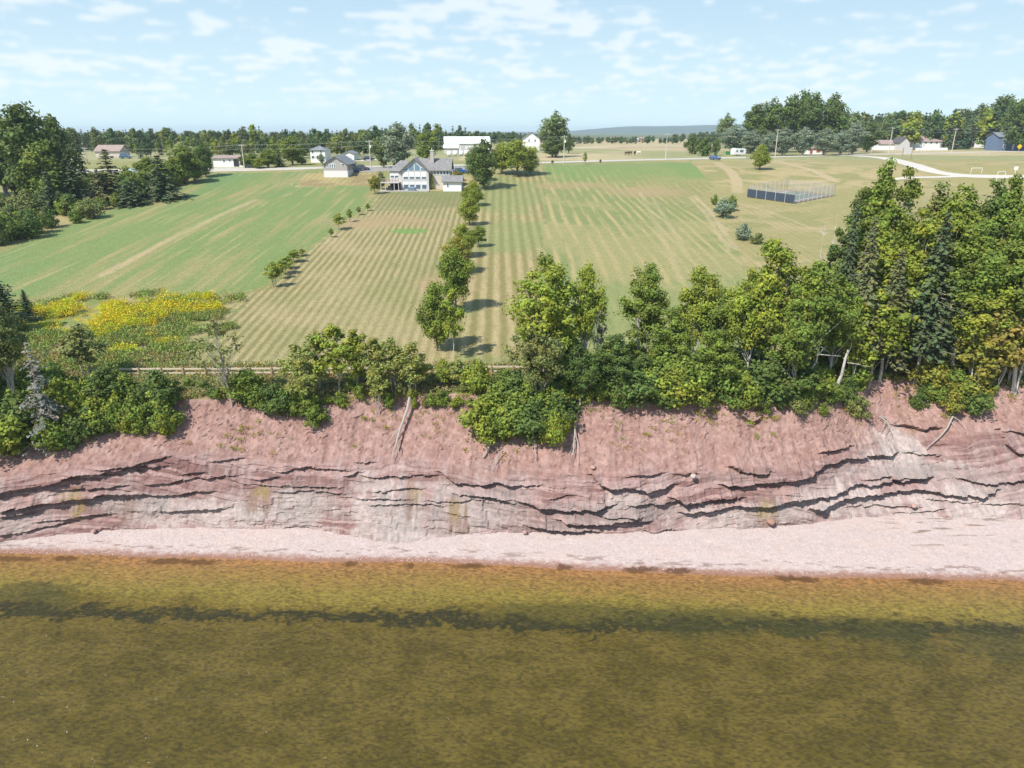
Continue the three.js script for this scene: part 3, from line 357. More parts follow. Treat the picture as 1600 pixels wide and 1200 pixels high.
const barkMat = (r, g, b) => std({ color: new THREE.Color().setRGB(r, g, b), vertexColors: true });
const BARK = { pale: barkMat(0.46, 0.43, 0.39), brown: barkMat(0.17, 0.135, 0.105), grey: barkMat(0.33, 0.30, 0.27), dead: barkMat(0.50, 0.46, 0.42) };
const pick = rng(4242);
function plantAt(kind, mat, bark, pos, h, w, name, label, category, group) {
  const list = KIND[kind], k = list[Math.floor(pick() * list.length)], o = new THREE.Group(); o.position.copy(pos); o.rotation.y = pick() * 6.283;
  if (k.crown) { const c = new THREE.Mesh(k.crown, LEAF[mat]); c.name = 'crown'; c.castShadow = c.receiveShadow = true; o.add(c); }
  const t = new THREE.Mesh(k.trunk, BARK[bark]); t.name = 'trunk'; t.castShadow = t.receiveShadow = true; o.add(t); const s = w / k.w; o.scale.set(s, h / k.h, s); if (group && /^(shrub|tree|low)/.test(label)) label = ({ deep: 'dark green', green: 'mid green', bright: 'bright green', olive: 'olive', yellow: 'yellow', gold: 'golden', far: 'green', farPale: 'pale green', farDark: 'blackish green', needle: 'dark needled' })[mat] + ' ' + label;
  return thing(o, name, label, category, group);
}
// base pixel, top pixel and width in the photograph -> a plant of that size standing there
function plant(kind, mat, bark, px, py, top, wpx, name, label, category, group) { const p = spot(px, py), f = project(p.x, p.y, p.z)[2]; const r = ray(px, top), d = -p.z, h = CAM_Y + r[1] / -r[2] * d - p.y; return plantAt(kind, mat, bark, p, Math.max(h, 0.5), wpx * f / FPX, name, label, category, group); }
const rows = (kind, mat, bark, name, label, category, group, list) => list.forEach(([px, py, top, w, m, k]) => plant(k || kind, m || mat, bark, px, py, top, w, name, label, category, group));

// trees at the top of the bluff
rows('birch', 'green', 'pale', 'birch_tree', 'tall pale-trunked leafy tree on the cliff edge', 'tree', 'tall leafy trees along the cliff edge', [[853, 612, 402, 128, 'bright'], [912, 606, 412, 66, 'bright'], [838, 650, 500, 88, 'olive'], [1000, 578, 413, 96], [1082, 578, 418, 92, 'bright'], [1122, 590, 452, 80], [1160, 602, 420, 88, 'bright'], [1192, 602, 376, 125, 'bright'], [1252, 612, 408, 110], [1226, 622, 470, 96], [1112, 622, 515, 84], [1045, 600, 480, 80], [960, 622, 522, 76, 'deep'], [1292, 602, 430, 84], [905, 640, 540, 70, 'deep']]);
rows('poplar', 'green', 'grey', 'poplar_tree', 'tall slender poplar in the grove on the right of the cliff', 'tree', 'tall poplars in the cliff-top grove', [[1336, 556, 248, 84], [1308, 556, 292, 74, 'deep'], [1372, 556, 260, 80], [1420, 560, 284, 92, 'olive'], [1462, 560, 288, 92], [1502, 566, 280, 84, 'deep'], [1524, 572, 274, 84], [1556, 580, 280, 88], [1482, 596, 345, 108], [1545, 606, 350, 108], [1345, 570, 350, 104, 'bright'], [1402, 580, 325, 100, 'bright'], [1590, 600, 330, 60, 'olive'], [1440, 570, 300, 90, 'bright'], [1510, 606, 400, 100, 'bright']]);
rows('spruce', 'needle', 'grey', 'spruce_tree', 'dark ragged spruce in the grove on the right of the cliff', 'tree', 'spruces in the cliff-top grove', [[1326, 596, 338, 92, 'needleOlive'], [1430, 598, 330, 118], [1374, 594, 388, 92, 'needleOlive'], [1300, 574, 310, 60]]);
rows('young', 'bright', 'pale', 'young_tree', 'yellow-green young tree below the tall grove', 'tree', 'yellow-green young trees under the grove', [[1352, 596, 452, 96, 'bright'], [1384, 584, 448, 80], [1330, 604, 470, 72], [1550, 612, 440, 96, 'gold'], [1520, 630, 500, 80, 'yellow'], [1585, 615, 470, 70, 'yellow'], [1575, 600, 520, 60, 'gold']]);
rows('young', 'fresh', 'grey', 'sapling', 'thin light green sapling in the thicket by the rail fence', 'sapling', 'saplings in the thicket by the rail fence', [[470, 612, 540, 58], [500, 614, 520, 60], [530, 614, 507, 70, 'bright'], [560, 614, 515, 56, 'bright'], [590, 616, 528, 56], [616, 616, 530, 50], [645, 616, 536, 56], [482, 642, 560, 52], [592, 640, 566, 46], [656, 604, 557, 50, 'bright'], [692, 606, 562, 42, 'bright'], [716, 607, 563, 42]]);
plant('spruce', 'dark', 'brown', 6, 524, 414, 96, 'spruce_tree', 'dark bushy spruce at the left edge beside the wild meadow', 'tree');
plant('spruce', 'dark', 'brown', 46, 502, 452, 34, 'spruce_tree', 'small dark spruce beside the bushy one at the left edge', 'tree');
plant('birch', 'olive', 'grey', 28, 640, 470, 86, 'birch_tree', 'olive leafy tree at the left end of the cliff', 'tree');
plant('birch', 'olive', 'grey', -46, 650, 480, 100, 'birch_tree', 'leafy tree cut by the left edge of the picture', 'tree');
plant('greyspruce', 'grey', 'grey', 78, 692, 534, 74, 'dying_spruce', 'dying spruce with grey bare twigs on the left of the cliff', 'tree');
plant('young', 'olive', 'grey', 140, 596, 508, 72, 'young_tree', 'small open tree with two stems in front of the wild meadow', 'tree');
plant('young', 'deep', 'grey', 170, 640, 575, 60, 'young_tree', 'bushy young tree below the open two-stemmed one', 'tree');
plant('sparse', 'olive', 'grey', 362, 636, 488, 92, 'thin_tree', 'thin sparse tree leaning over the bare red bank', 'tree').rotation.z = 0.1;
plant('sparse', 'grey', 'dead', 930, 585, 462, 40, 'thin_tree', 'nearly bare grey tree between the leafy birches', 'tree');
// rows of trees in the fields
rows('maple', 'bright', 'brown', 'maple_tree', 'round leafy tree in the row down the middle of the fields', 'tree', 'row of trees between the lawn and the raked strip', [[683, 548, 442, 66, 'green'], [712, 486, 386, 66, 'green'], [716, 428, 370, 52, 'yellow'], [724, 402, 350, 46, 'bright'], [734, 352, 306, 40, 'bright'], [741, 322, 284, 34, 'bright'], [748, 386, 352, 30, 'green']]);
plant('young', 'bright', 'pale', 709, 560, 452, 40, 'birch_tree', 'white-trunked birch at the near end of the tree row', 'tree');
rows('young', 'bright', 'brown', 'fruit_tree', 'small round tree beside the green meadow', 'tree', 'small trees along the edge of the green meadow', [[530, 359, 333, 24], [547, 347, 327, 13, 'green'], [518, 371, 357, 12, 'olive'], [561, 336, 323, 12, 'olive'], [472, 400, 389, 18, 'yellow'], [460, 410, 390, 26], [446, 428, 402, 28], [429, 449, 410, 30], [452, 420, 400, 22], [439, 436, 408, 22], [575, 330, 318, 10, 'green']]);
rows('shrub', 'olive', 'brown', 'shrub', 'grey-green shrub beside the hay field', 'shrub', 'shrubs along the right side of the hay field', [[1130, 340, 311, 34, 'silver'], [1142, 330, 308, 20, 'green'], [1160, 375, 351, 30, 'silver'], [1184, 381, 365, 28, 'olive'], [1117, 320, 305, 14, 'green'], [1200, 395, 378, 24, 'green']]);
// thickets on the rim and bank: shrubs one could lift out
function thicket(seed, n, x0, x1, y0, y1, h0, h1, mats, name, label, group) { const r = rng(seed); for (let k = 0; k < n; k++) { const px = lerp(x0, x1, (k + r()) / n), py = lerp(y0, y1, r()), p = spot(px, py), h = lerp(h0, h1, r()); plantAt('shrub', mats[Math.floor(r() * mats.length)], 'brown', p, h, h * (0.9 + 0.7 * r()), name, label, 'shrub', group); } }
thicket(1, 38, -20, 118, 596, 712, 1.6, 3.8, ['deep', 'green', 'bright', 'green'], 'shrub', 'shrub at the left end of the cliff bank', 'shrubs on the bank at the left end');
thicket(2, 32, 105, 270, 616, 684, 1.6, 3.2, ['deep', 'green', 'green', 'bright'], 'shrub', 'shrub on the bank below the wild meadow', 'shrubs below the wild meadow');
thicket(3, 9, 262, 400, 606, 624, 0.7, 1.3, ['deep', 'green', 'olive'], 'shrub', 'low shrub between the rail fence and the bare bank', 'low shrubs by the fence');
thicket(4, 17, 375, 500, 616, 664, 1.4, 2.8, ['deep', 'green', 'green'], 'shrub', 'shrub overhanging the bank by the saplings', 'shrubs hanging over the bank');
thicket(5, 18, 490, 745, 610, 642, 0.8, 1.7, ['green', 'olive', 'bright'], 'shrub', 'low shrub under the saplings on the rim', 'low shrubs under the saplings');
thicket(6, 38, 742, 885, 612, 696, 1.8, 3.6, ['green', 'deep', 'green', 'bright'], 'shrub', 'shrub spilling down the bank below the tallest birch', 'shrubs below the tallest birch');
thicket(7, 62, 880, 1345, 568, 640, 1.8, 4.2, ['green', 'deep', 'green', 'bright', 'deep'], 'shrub', 'shrub in the undergrowth beneath the birches', 'undergrowth beneath the birches');
thicket(8, 16, 1180, 1345, 618, 652, 1.2, 2.4, ['deep', 'green', 'olive'], 'shrub', 'shrub edging the bare bank under the grove', 'shrubs at the edge of the bare bank');
thicket(9, 18, 1432, 1545, 586, 648, 1.4, 3.2, ['yellow', 'bright', 'green', 'deep'], 'shrub', 'shrub on the bank under the right grove', 'yellowing shrubs under the grove');
thicket(10, 7, 1540, 1610, 560, 606, 1.5, 3, ['gold', 'green', 'olive'], 'shrub', 'shrub at the right edge of the cliff top', 'shrubs at the right edge');
thicket(14, 22, 1290, 1600, 540, 585, 2, 4.5, ['deep', 'green', 'deep'], 'shrub', 'shrub among the trunks of the right-hand grove', 'shrubs among the grove trunks');
{ // hedgerow along the left of the green meadow
  const r = rng(11), g = 'shrubs of the hedgerow beside the green meadow'; for (let k = 0; k < 84; k++) { const t = (k + r()) / 84, e = t < 0.7 ? [lerp(-20, 215, t / 0.7), lerp(398, 322, t / 0.7)] : [lerp(215, 320, (t - 0.7) / 0.3), lerp(322, 276, (t - 0.7) / 0.3)], up = r() * (t < 0.7 ? lerp(92, 34, t / 0.7) : 18) + 3, p = spot(e[0] - up * 0.3, e[1] - up), h = 2.4 + 3.2 * r(); plantAt('shrub', ['green', 'deep', 'green', 'bright', 'olive'][Math.floor(r() * 5)], 'brown', p, h, h * (1 + 0.5 * r()), 'hedgerow_shrub', 'shrub in the hedgerow beside the green meadow', 'shrub', g); } }
rows('bigtree', 'deep', 'grey', 'broad_tree', 'huge dark poplar at the top left behind the hedgerow', 'tree', 'huge poplars behind the hedgerow', [[58, 318, 163, 112], [14, 308, 178, 100], [100, 305, 182, 66], [-42, 312, 172, 110], [80, 322, 220, 90, 'green']]);
rows('midspruce', 'needle', 'brown', 'spruce_tree', 'dark spruce standing in the hedgerow', 'tree', 'spruces in the hedgerow', [[84, 334, 266, 56], [118, 322, 234, 62], [178, 316, 232, 74, 'needleOlive'], [205, 322, 282, 62], [256, 312, 242, 78], [132, 290, 203, 34], [160, 320, 262, 50, 'needleOlive']]);
rows('bigtree', 'green', 'brown', 'broad_tree', 'round leafy tree at the road end of the hedgerow', 'tree', 'leafy trees at the road end of the hedgerow', [[292, 287, 228, 54], [322, 277, 222, 32, 'deep'], [236, 300, 246, 52], [304, 284, 244, 36], [290, 262, 222, 46, 'pale'], [222, 270, 252, 30]]);
rows('bigtree', 'green', 'brown', 'broad_tree', 'leafy tree across the road from the garage', 'tree', 'leafy trees along the far side of the road', [[395, 262, 238, 30], [420, 262, 231, 34], [457, 258, 214, 42], [471, 257, 244, 22, 'bright'], [382, 262, 242, 22, 'deep'], [405, 263, 246, 24, 'bright'], [503, 256, 240, 14, 'silver']]);
plant('midspruce', 'needle', 'brown', 437, 261, 234, 26, 'spruce_tree', 'dark spruce among the leafy trees across the road', 'tree');
plant('bigtree', 'silver', 'brown', 622, 264, 192, 60, 'broad_tree', 'tall grey-green tree behind the left end of the large house', 'tree');
plant('bigtree', 'deep', 'brown', 600, 262, 214, 36, 'broad_tree', 'dark lower tree beside the tall grey-green one behind the house', 'tree');
plant('bigtree', 'green', 'brown', 668, 252, 203, 46, 'broad_tree', 'round green tree behind the large house ridge', 'tree');
plant('bigtree', 'deep', 'brown', 756, 296, 217, 54, 'broad_tree', 'large dark tree to the right of the white shed', 'tree');
plant('bigtree', 'deep', 'brown', 742, 284, 226, 34, 'broad_tree', 'darker tree behind the large one right of the shed', 'tree');
plant('maple', 'bright', 'brown', 808, 274, 218, 66, 'broad_tree', 'broad bright green tree beside the driveway above the raked strip', 'tree');
plant('maple', 'bright', 'brown', 784, 272, 222, 40, 'broad_tree', 'bright green tree between the dark tree and the broad one', 'tree');
plant('maple', 'green', 'brown', 828, 274, 234, 32, 'broad_tree', 'small green tree at the right of the broad bright one', 'tree');
plant('bigtree', 'farPale', 'brown', 868, 245, 174, 52, 'broad_tree', 'tall pale tree beside the white house across the road', 'tree');
plant('bigtree', 'deep', 'brown', 862, 246, 214, 42, 'broad_tree', 'dark low tree under the tall pale one', 'tree');
plant('bigtree', 'deep', 'brown', 888, 240, 210, 20, 'broad_tree', 'small dark tree right of the tall pale one', 'tree');
plant('young', 'bright', 'brown', 914, 257, 238, 9, 'young_tree', 'young tree planted on the near verge of the road', 'tree');
plant('young', 'brown', 'brown', 938, 256, 249, 5, 'young_tree', 'tiny brown tree on the road verge', 'tree');
plant('young', 'brown', 'brown', 863, 257, 250, 5, 'young_tree', 'tiny brown tree near the pasture gateposts', 'tree');
plant('maple', 'bright', 'brown', 1187, 265, 226, 36, 'round_tree', 'round tree standing alone on the dry park grass', 'tree');
rows('shrub', 'deep', 'brown', 'shrub', 'dark round bush at the corner of the pasture', 'shrub', 'dark bushes at the corner of the pasture', [[1084, 241, 211, 26], [1103, 244, 215, 30], [1118, 243, 220, 16]]);
rows('bigtree', 'silver', 'grey', 'silver_poplar', 'silver-leaved poplar across the road behind the park', 'tree', 'silver poplars across the road', [[1146, 239, 194, 46], [1133, 232, 177, 32, 'farPale'], [1172, 240, 204, 40], [1222, 243, 200, 40], [1254, 243, 199, 44], [1286, 243, 201, 44], [1312, 242, 204, 38], [1332, 241, 190, 40], [1200, 243, 206, 36]]);
rows('bigtree', 'deep', 'grey', 'broad_tree', 'huge dark poplar in the stand across the road', 'tree', 'huge dark poplars across the road', [[1176, 238, 163, 52], [1200, 238, 154, 60], [1230, 238, 148, 60], [1264, 238, 146, 62], [1296, 238, 147, 58], [1248, 234, 142, 60]]);
plant('bigtree', 'deep', 'brown', 1354, 238, 192, 44, 'round_tree', 'round dark tree beside the long white building', 'tree');
rows('bigtree', 'deep', 'brown', 'broad_tree', 'tall green tree around the blue house', 'tree', 'tall trees around the blue house', [[1522, 226, 163, 52], [1556, 228, 150, 66], [1592, 236, 146, 66], [1502, 224, 170, 36, 'green'], [1575, 228, 176, 60, 'silver'], [1640, 240, 140, 80]]);
rows('midspruce', 'farDark', 'brown', 'spruce_tree', 'dark spruce behind the long white building', 'tree', 'spruces behind the long white building', [[1424, 222, 180, 26], [1484, 224, 168, 26], [1396, 220, 190, 22], [1448, 222, 186, 24], [1340, 226, 196, 22]]);
rows('maple', 'bright', 'brown', 'garden_shrub', 'leafy yellow-green shrub beside the large house', 'shrub', 'shrubs around the large house', [[586, 303, 274, 24, 'yellow'], [596, 296, 268, 18, 'olive'], [715, 283, 264, 18, 'yellow'], [738, 312, 282, 22, 'yellow'], [730, 318, 292, 20, 'green']]);
plant('shrub', 'bright', 'brown', 675, 296, 272, 6, 'climber', 'narrow green climber on the wall right of the big gable', 'climber');

// woods beyond the road
{
  const r = rng(900), sky = table([[100, 202], [200, 204], [250, 203], [300, 207], [350, 209], [395, 199], [430, 203], [500, 206], [560, 205], [600, 200], [640, 196], [700, 197], [740, 204]]), top2 = table([[1320, 181], [1400, 178], [1470, 176], [1540, 170], [1640, 168]]);
  const wood = (n, x0, x1, d0, d1, topf, soft, label, group) => { for (let k = 0; k < n; k++) { const px = lerp(x0, x1, (k + r()) / n), d = lerp(d0, d1, r()), y = prof(d)[0], f = d * CP + (CAM_Y - y) * SP, x = (px - 800) / FPX * f, t = topf(px)[0] - 4 + r() * r() * 18, q = ray(px, t), h = Math.max(4, CAM_Y + q[1] / -q[2] * d - y), con = r() > soft;
    plantAt(con ? 'farspruce' : 'fartree', con ? (r() < 0.7 ? 'farDark' : 'needle') : ['far', 'farPale', 'far', 'bright', 'olive'][Math.floor(r() * 5)], 'brown', new THREE.Vector3(x, y, -d), h, con ? h * (0.35 + 0.15 * r()) : h * (0.55 + 0.3 * r()), con ? 'far_spruce' : 'far_tree', label, 'tree', group); } };
  wood(120, 90, 600, 345, 400, sky, 0.45, 'tree in the far wood behind the houses on the left', 'trees of the far left wood');
  wood(26, 560, 745, 380, 430, sky, 0.5, 'tree in the far wood behind the long white barn', 'trees of the wood behind the barn');
  wood(60, 1310, 1640, 395, 460, top2, 0.55, 'tree in the far wood behind the long white building', 'trees of the far right wood');
  wood(70, 205, 600, 292, 338, () => [218], 0.85, 'low bushy tree in front of the far left wood', 'bushy trees before the far left wood');
  // far treelines that read as one mass
  const mass = (name, label, n, x0, x1, d0, d1, topf, con) => { const k = KIND[con ? 'farspruce' : 'fartree'][0], m = new THREE.InstancedMesh(k.crown, LEAF[con ? 'farDark' : 'far'], n), M = new THREE.Matrix4(), Q = new THREE.Quaternion(), C = new THREE.Color(); for (let i = 0; i < n; i++) { const px = lerp(x0, x1, r()), d = lerp(d0, d1, r()), y = prof(d)[0], f = d * CP + (CAM_Y - y) * SP, q = ray(px, topf(px)[0] + r() * 6), h = Math.max(4, CAM_Y + q[1] / -q[2] * d - y), s = h * (con ? 0.45 : 0.8) / k.w; M.compose(new THREE.Vector3((px - 800) / FPX * f, y, -d), Q.setFromAxisAngle(new THREE.Vector3(0, 1, 0), r() * 6.28), new THREE.Vector3(s, h / k.h, s)); m.setMatrixAt(i, M); m.setColorAt(i, C.setRGB(0.8 + 0.5 * r(), 0.8 + 0.4 * r(), 0.8 + 0.3 * r())); } m.name = name; m.userData = { kind: 'stuff', label, category: 'forest' }; m.castShadow = m.receiveShadow = true; scene.add(m); };
  const mid = table([[720, 208], [760, 205], [850, 206], [900, 212], [960, 213], [1040, 211], [1100, 206], [1180, 200]]);
  mass('treeline', 'distant mixed treeline below the blue hills', 230, 720, 1330, 520, 640, mid, false); mass('treeline_001', 'distant dark conifer treeline below the blue hills', 170, 720, 1330, 540, 680, mid, true);
  mass('treeline_002', 'deep mixed forest filling in behind the far left wood', 220, -150, 760, 400, 520, () => [205], false); mass('treeline_003', 'deep forest filling in behind the far right wood', 160, 1250, 1800, 460, 560, () => [181], false);
}
// the wild meadow: goldenrod heads and tall grass, uncountable
{
  const r = rng(1200), tuft = (seed, n, h, sp, s) => { const q = rng(seed), L = new Tris(); for (let k = 0; k < n; k++) L.leaf((q() - 0.5) * sp, h * (0.35 + 0.65 * q()), (q() - 0.5) * sp, (q() - 0.5) * 2, 0.8 * q(), (q() - 0.5) * 2, s * (0.6 + 0.8 * q()), 0.4, tone(q, 0.5), q); return L.geo(); };
  const scatter = (name, label, geo, mat, spots) => { const m = new THREE.InstancedMesh(geo, mat, spots.length), M = new THREE.Matrix4(), Q = new THREE.Quaternion(), C = new THREE.Color(), Y = new THREE.Vector3(0, 1, 0); spots.forEach(([p, s, c], i) => { m.setMatrixAt(i, M.compose(p, Q.setFromAxisAngle(Y, r() * 6.28), new THREE.Vector3(s, s, s))); m.setColorAt(i, C.setRGB(...c)); }); m.name = name; m.userData = { kind: 'stuff', label, category: 'grass' }; m.castShadow = m.receiveShadow = true; scene.add(m); };
  const land = (n, x0, x1, d0, d1, ok) => { const out = []; for (let k = 0; k < n * 6 && out.length < n; k++) { const x = lerp(x0, x1, r()), d = lerp(d0, d1, r()); if (d > rimS(x)[0] + 0.2 && ok(x, d)) out.push([new THREE.Vector3(x, landH(x, -d), -d), 0.7 + 0.7 * r(), [0.75 + 0.5 * r(), 0.8 + 0.4 * r(), 0.75 + 0.4 * r()]]); } return out; };
  scatter('goldenrod', 'yellow goldenrod flowering in the wild meadow', tuft(1, 34, 0.9, 1.1, 0.2), leafMat(0.62, 0.53, 0.03, 0.25), land(2400, -78, -22, 80, 116, (x, d) => { const n = fbm(x * 0.28 + 4, d * 0.4, 4), z = zoneAt(x + (fbm(x * 0.3, d * 0.3, 3) - 0.5) * 9, d + (fbm(x * 0.3 + 9, d * 0.3, 3) - 0.5) * 8); return z === 9 ? n > 0.44 || r() < 0.08 : z === 8 && n > 0.72; }));
  scatter('meadow_grass', 'tall green weeds and grass of the wild meadow', tuft(2, 30, 0.7, 1.2, 0.3), leafMat(0.27, 0.32, 0.08), land(3000, -90, -20, 74, 120, (x, d) => { const z = zoneAt(x + (fbm(x * 0.3, d * 0.3, 3) - 0.5) * 12, d + (fbm(x * 0.3 + 9, d * 0.3, 3) - 0.5) * 12); if (fbm(x * 0.22 + 30, d * 0.3, 3) > 0.56) return false; return z === 8 || (z === 9 && r() < 0.5); }));
  scatter('rough_grass', 'rough dry grass along the fence and the cliff edge', tuft(3, 26, 0.45, 1.0, 0.28), leafMat(0.34, 0.32, 0.12), land(6500, -75, 75, 62, 82, (x, d) => d < 78.5 || zoneAt(x, d) === 0 || zoneAt(x, d) === 8));
  const onBank = []; for (let k = 0; k < 1500; k++) { const x = lerp(-72, 72, r()), t = Math.pow(r(), 2.2) * 0.42; if (fbm(x * 0.25, t * 6, 3) + 0.2 * (1 - t / 0.4) < 0.58) continue; const s = face(x, t); onBank.push([new THREE.Vector3(x, s[1] - 0.05, -s[0]), 0.3 + 0.5 * r(), [0.8 + 0.6 * r(), 0.8 + 0.5 * r(), 0.7]]); }
  scatter('bank_weeds', 'small weeds growing on the red soil bank', tuft(4, 26, 0.45, 0.9, 0.26), leafMat(0.30, 0.29, 0.07), onBank);
}

// ---------- roads ----------
const lin = (r, g, b, o) => std({ color: new THREE.Color().setRGB(r, g, b), ...o });
function ribbon(name, label, pts, width, lift, mat) { // photo points along the centre line
  const c = pts.map(([px, py]) => onLand(px, py)), curve = new THREE.CatmullRomCurve3(c.map((p) => new THREE.Vector3(p.x, 0, p.z)), false, 'centripetal'), n = 160;
  const g = gridGeometry(n, 4, (i, j) => { const p = curve.getPoint(i / n), t = curve.getTangent(i / n), w = (typeof width === 'function' ? width(i / n) : width) * (j / 4 - 0.5), x = p.x + t.z * w, z = p.z - t.x * w; return [x, landH(x, z) + lift - 0.03 * (Math.abs(j - 2) / 2), z, i / n * curve.getLength() / 6, j / 4]; });
  const m = new THREE.Mesh(g, mat); m.name = name; structure(m); m.userData.label = label; return m; }
const roadTex = (a, b) => { const t = colorTexture(512, 256, (u, v, o) => { const n = tileNoise(8)(u, v) * 0.6 + hsh((u * 512) | 0, (v * 256) | 0) * 0.4, c = mix3(a, b, n); o[0] = c[0]; o[1] = c[1]; o[2] = c[2]; }); t.wrapS = t.wrapT = THREE.RepeatWrapping; return std({ map: t, side: THREE.DoubleSide }); };
const asphalt = roadTex([0.20, 0.19, 0.18], [0.30, 0.285, 0.265]), gravel = roadTex([0.40, 0.36, 0.31], [0.56, 0.51, 0.45]), paleRoad = roadTex([0.36, 0.325, 0.28], [0.47, 0.43, 0.37]);
ribbon('road', 'pale paved road running across behind the fields', [[-150, 270], [150, 268], [340, 265], [470, 262.5], [600, 260], [720, 258], [850, 254], [1000, 250], [1120, 247], [1220, 245], [1330, 242], [1450, 239.5], [1620, 236], [1800, 233]], 7.5, 0.06, paleRoad);
ribbon('driveway', 'grey paved driveway between the garage and the large house', [[552, 265], [590, 263.5], [640, 261], [690, 262], [735, 266]], 11, 0.09, asphalt);
ribbon('gravel_road', 'white gravel road curving down into the park', [[1335, 243.5], [1380, 247], [1420, 256], [1455, 267], [1500, 274], [1560, 276], [1700, 276]], (t) => 7 - 2 * t, 0.08, gravel);
ribbon('gravel_path', 'narrow gravel path branching off behind the grove trees', [[1500, 276], [1460, 277], [1420, 278], [1390, 281]], 2.4, 0.1, gravel);
ribbon('farm_track', 'pale farm track across the road behind the pasture', [[850, 233], [960, 229], [1080, 228], [1200, 227]], 5, 0.05, gravel);
ribbon('house_lane', 'gravel lane in front of the white house', [[560, 252], [585, 250], [620, 248]], 6, 0.08, gravel);

// ---------- buildings ----------
const W = { white: lin(0.74, 0.74, 0.73), offwhite: lin(0.50, 0.48, 0.465), beige: lin(0.50, 0.45, 0.39), grey: lin(0.36, 0.34, 0.325), concrete: lin(0.66, 0.65, 0.63), blue: lin(0.12, 0.17, 0.27), brown: lin(0.22, 0.15, 0.10), wood: lin(0.30, 0.20, 0.13), dark: lin(0.03, 0.032, 0.036), red: lin(0.36, 0.07, 0.06) };
const shingle = (a, b) => { const t = colorTexture(256, 256, (u, v, o) => { const row = Math.floor(v * 20), k = hsh(Math.floor(u * 24 + (row % 2) * 0.5), row + 40), n = vn(u * 9, v * 9), c = mix3(a, b, k * 0.6 + n * 0.4), e = (v * 20) % 1 < 0.12 ? 0.85 : 1; o[0] = c[0] * e; o[1] = c[1] * e; o[2] = c[2] * e; }); t.wrapS = t.wrapT = THREE.RepeatWrapping; t.repeat.set(0.2, 0.2); return std({ map: t }); };
const R = { grey: shingle([0.15, 0.143, 0.14], [0.25, 0.24, 0.235]), slate: shingle([0.13, 0.145, 0.16], [0.23, 0.25, 0.26]), dark: shingle([0.06, 0.055, 0.06], [0.11, 0.10, 0.105]), brown: shingle([0.24, 0.175, 0.155], [0.36, 0.27, 0.24]), white: lin(0.78, 0.78, 0.77, { roughness: 0.5 }), red: shingle([0.36, 0.20, 0.16], [0.46, 0.28, 0.22]), ice: lin(0.42, 0.50, 0.58, { roughness: 0.4 }) };
const glassM = new THREE.MeshPhysicalMaterial({ color: new THREE.Color().setRGB(0.10, 0.14, 0.18), roughness: 0.06, clearcoat: 1 }), glassBlue = new THREE.MeshPhysicalMaterial({ color: new THREE.Color().setRGB(0.15, 0.25, 0.33), roughness: 0.05, clearcoat: 1 }), frameM = lin(0.78, 0.78, 0.76), blindM = lin(0.70, 0.70, 0.68);
function add(parent, name, g, m, x = 0, y = 0, z = 0) { const o = new THREE.Mesh(g, m); o.name = name; o.position.set(x, y, z); o.castShadow = o.receiveShadow = true; parent.add(o); return o; }
const B = (w, h, d) => new THREE.BoxGeometry(w, h, d).translate(0, h / 2, 0);
function prism(pts, depth) { const s = new THREE.Shape(pts.map(([x, y]) => new THREE.Vector2(x, y))); return new THREE.ExtrudeGeometry(s, { depth, bevelEnabled: false }).translate(0, 0, -depth); } // front at z = 0, going back
function gableWall(w, h, rise, depth) { return prism([[-w / 2, -0.8], [w / 2, -0.8], [w / 2, h], [0, h + rise], [-w / 2, h]], depth); }
function gableRoof(w, h, rise, depth, over = 0.45, th = 0.2) { const k = rise / (w / 2), o = w / 2 + over, lo = h - over * k + 0.03, c = h + rise + 0.03, g = prism([[-o, lo], [0, c], [o, lo], [o, lo + th], [0, c + th], [-o, lo + th]], depth + 2 * over); return g.translate(0, 0, over); }
function hipRoof(w, d, h, rise, ins, over = 0.45) { const X = w / 2 + over, p = [-X, h, over, X, h, over, X, h, -d - over, -X, h, -d - over, -w / 2 + ins, h + rise, -d / 2, w / 2 - ins, h + rise, -d / 2], f = [0, 1, 5, 0, 5, 4, 1, 2, 5, 2, 3, 4, 2, 4, 5, 3, 0, 4, 0, 2, 1, 0, 3, 2], g = new THREE.BufferGeometry(); g.setAttribute('position', new THREE.Float32BufferAttribute(p, 3)); g.setIndex(f); const q = g.toNonIndexed(); q.computeVertexNormals(); const P = q.attributes.position, uv = []; for (let i = 0; i < P.count; i++) uv.push(P.getX(i), P.getY(i) + P.getZ(i)); q.setAttribute('uv', new THREE.Float32BufferAttribute(uv, 2)); return q; }
function windowPart(parent, x, y, w, h, z, glass = glassM, blind = 0) { const f = add(parent, 'window', B(w + 0.24, h + 0.24, 0.08), frameM, x, y - 0.12, z); const g = add(f, 'pane', B(w, h * (1 - blind), 0.05), glass, 0, 0.12, 0.035); if (blind) add(f, 'blind', B(w, h * blind - 0.02, 0.05), blindM, 0, 0.12 + h * (1 - blind) + 0.01, 0.03); return f; }
function site(px, base) { const p = spot(px, base), f = project(p.x, p.y, p.z)[2], s = FPX / f, e = project(p.x, p.y + 1, p.z); return { p, s, sv: base - e[1] }; }
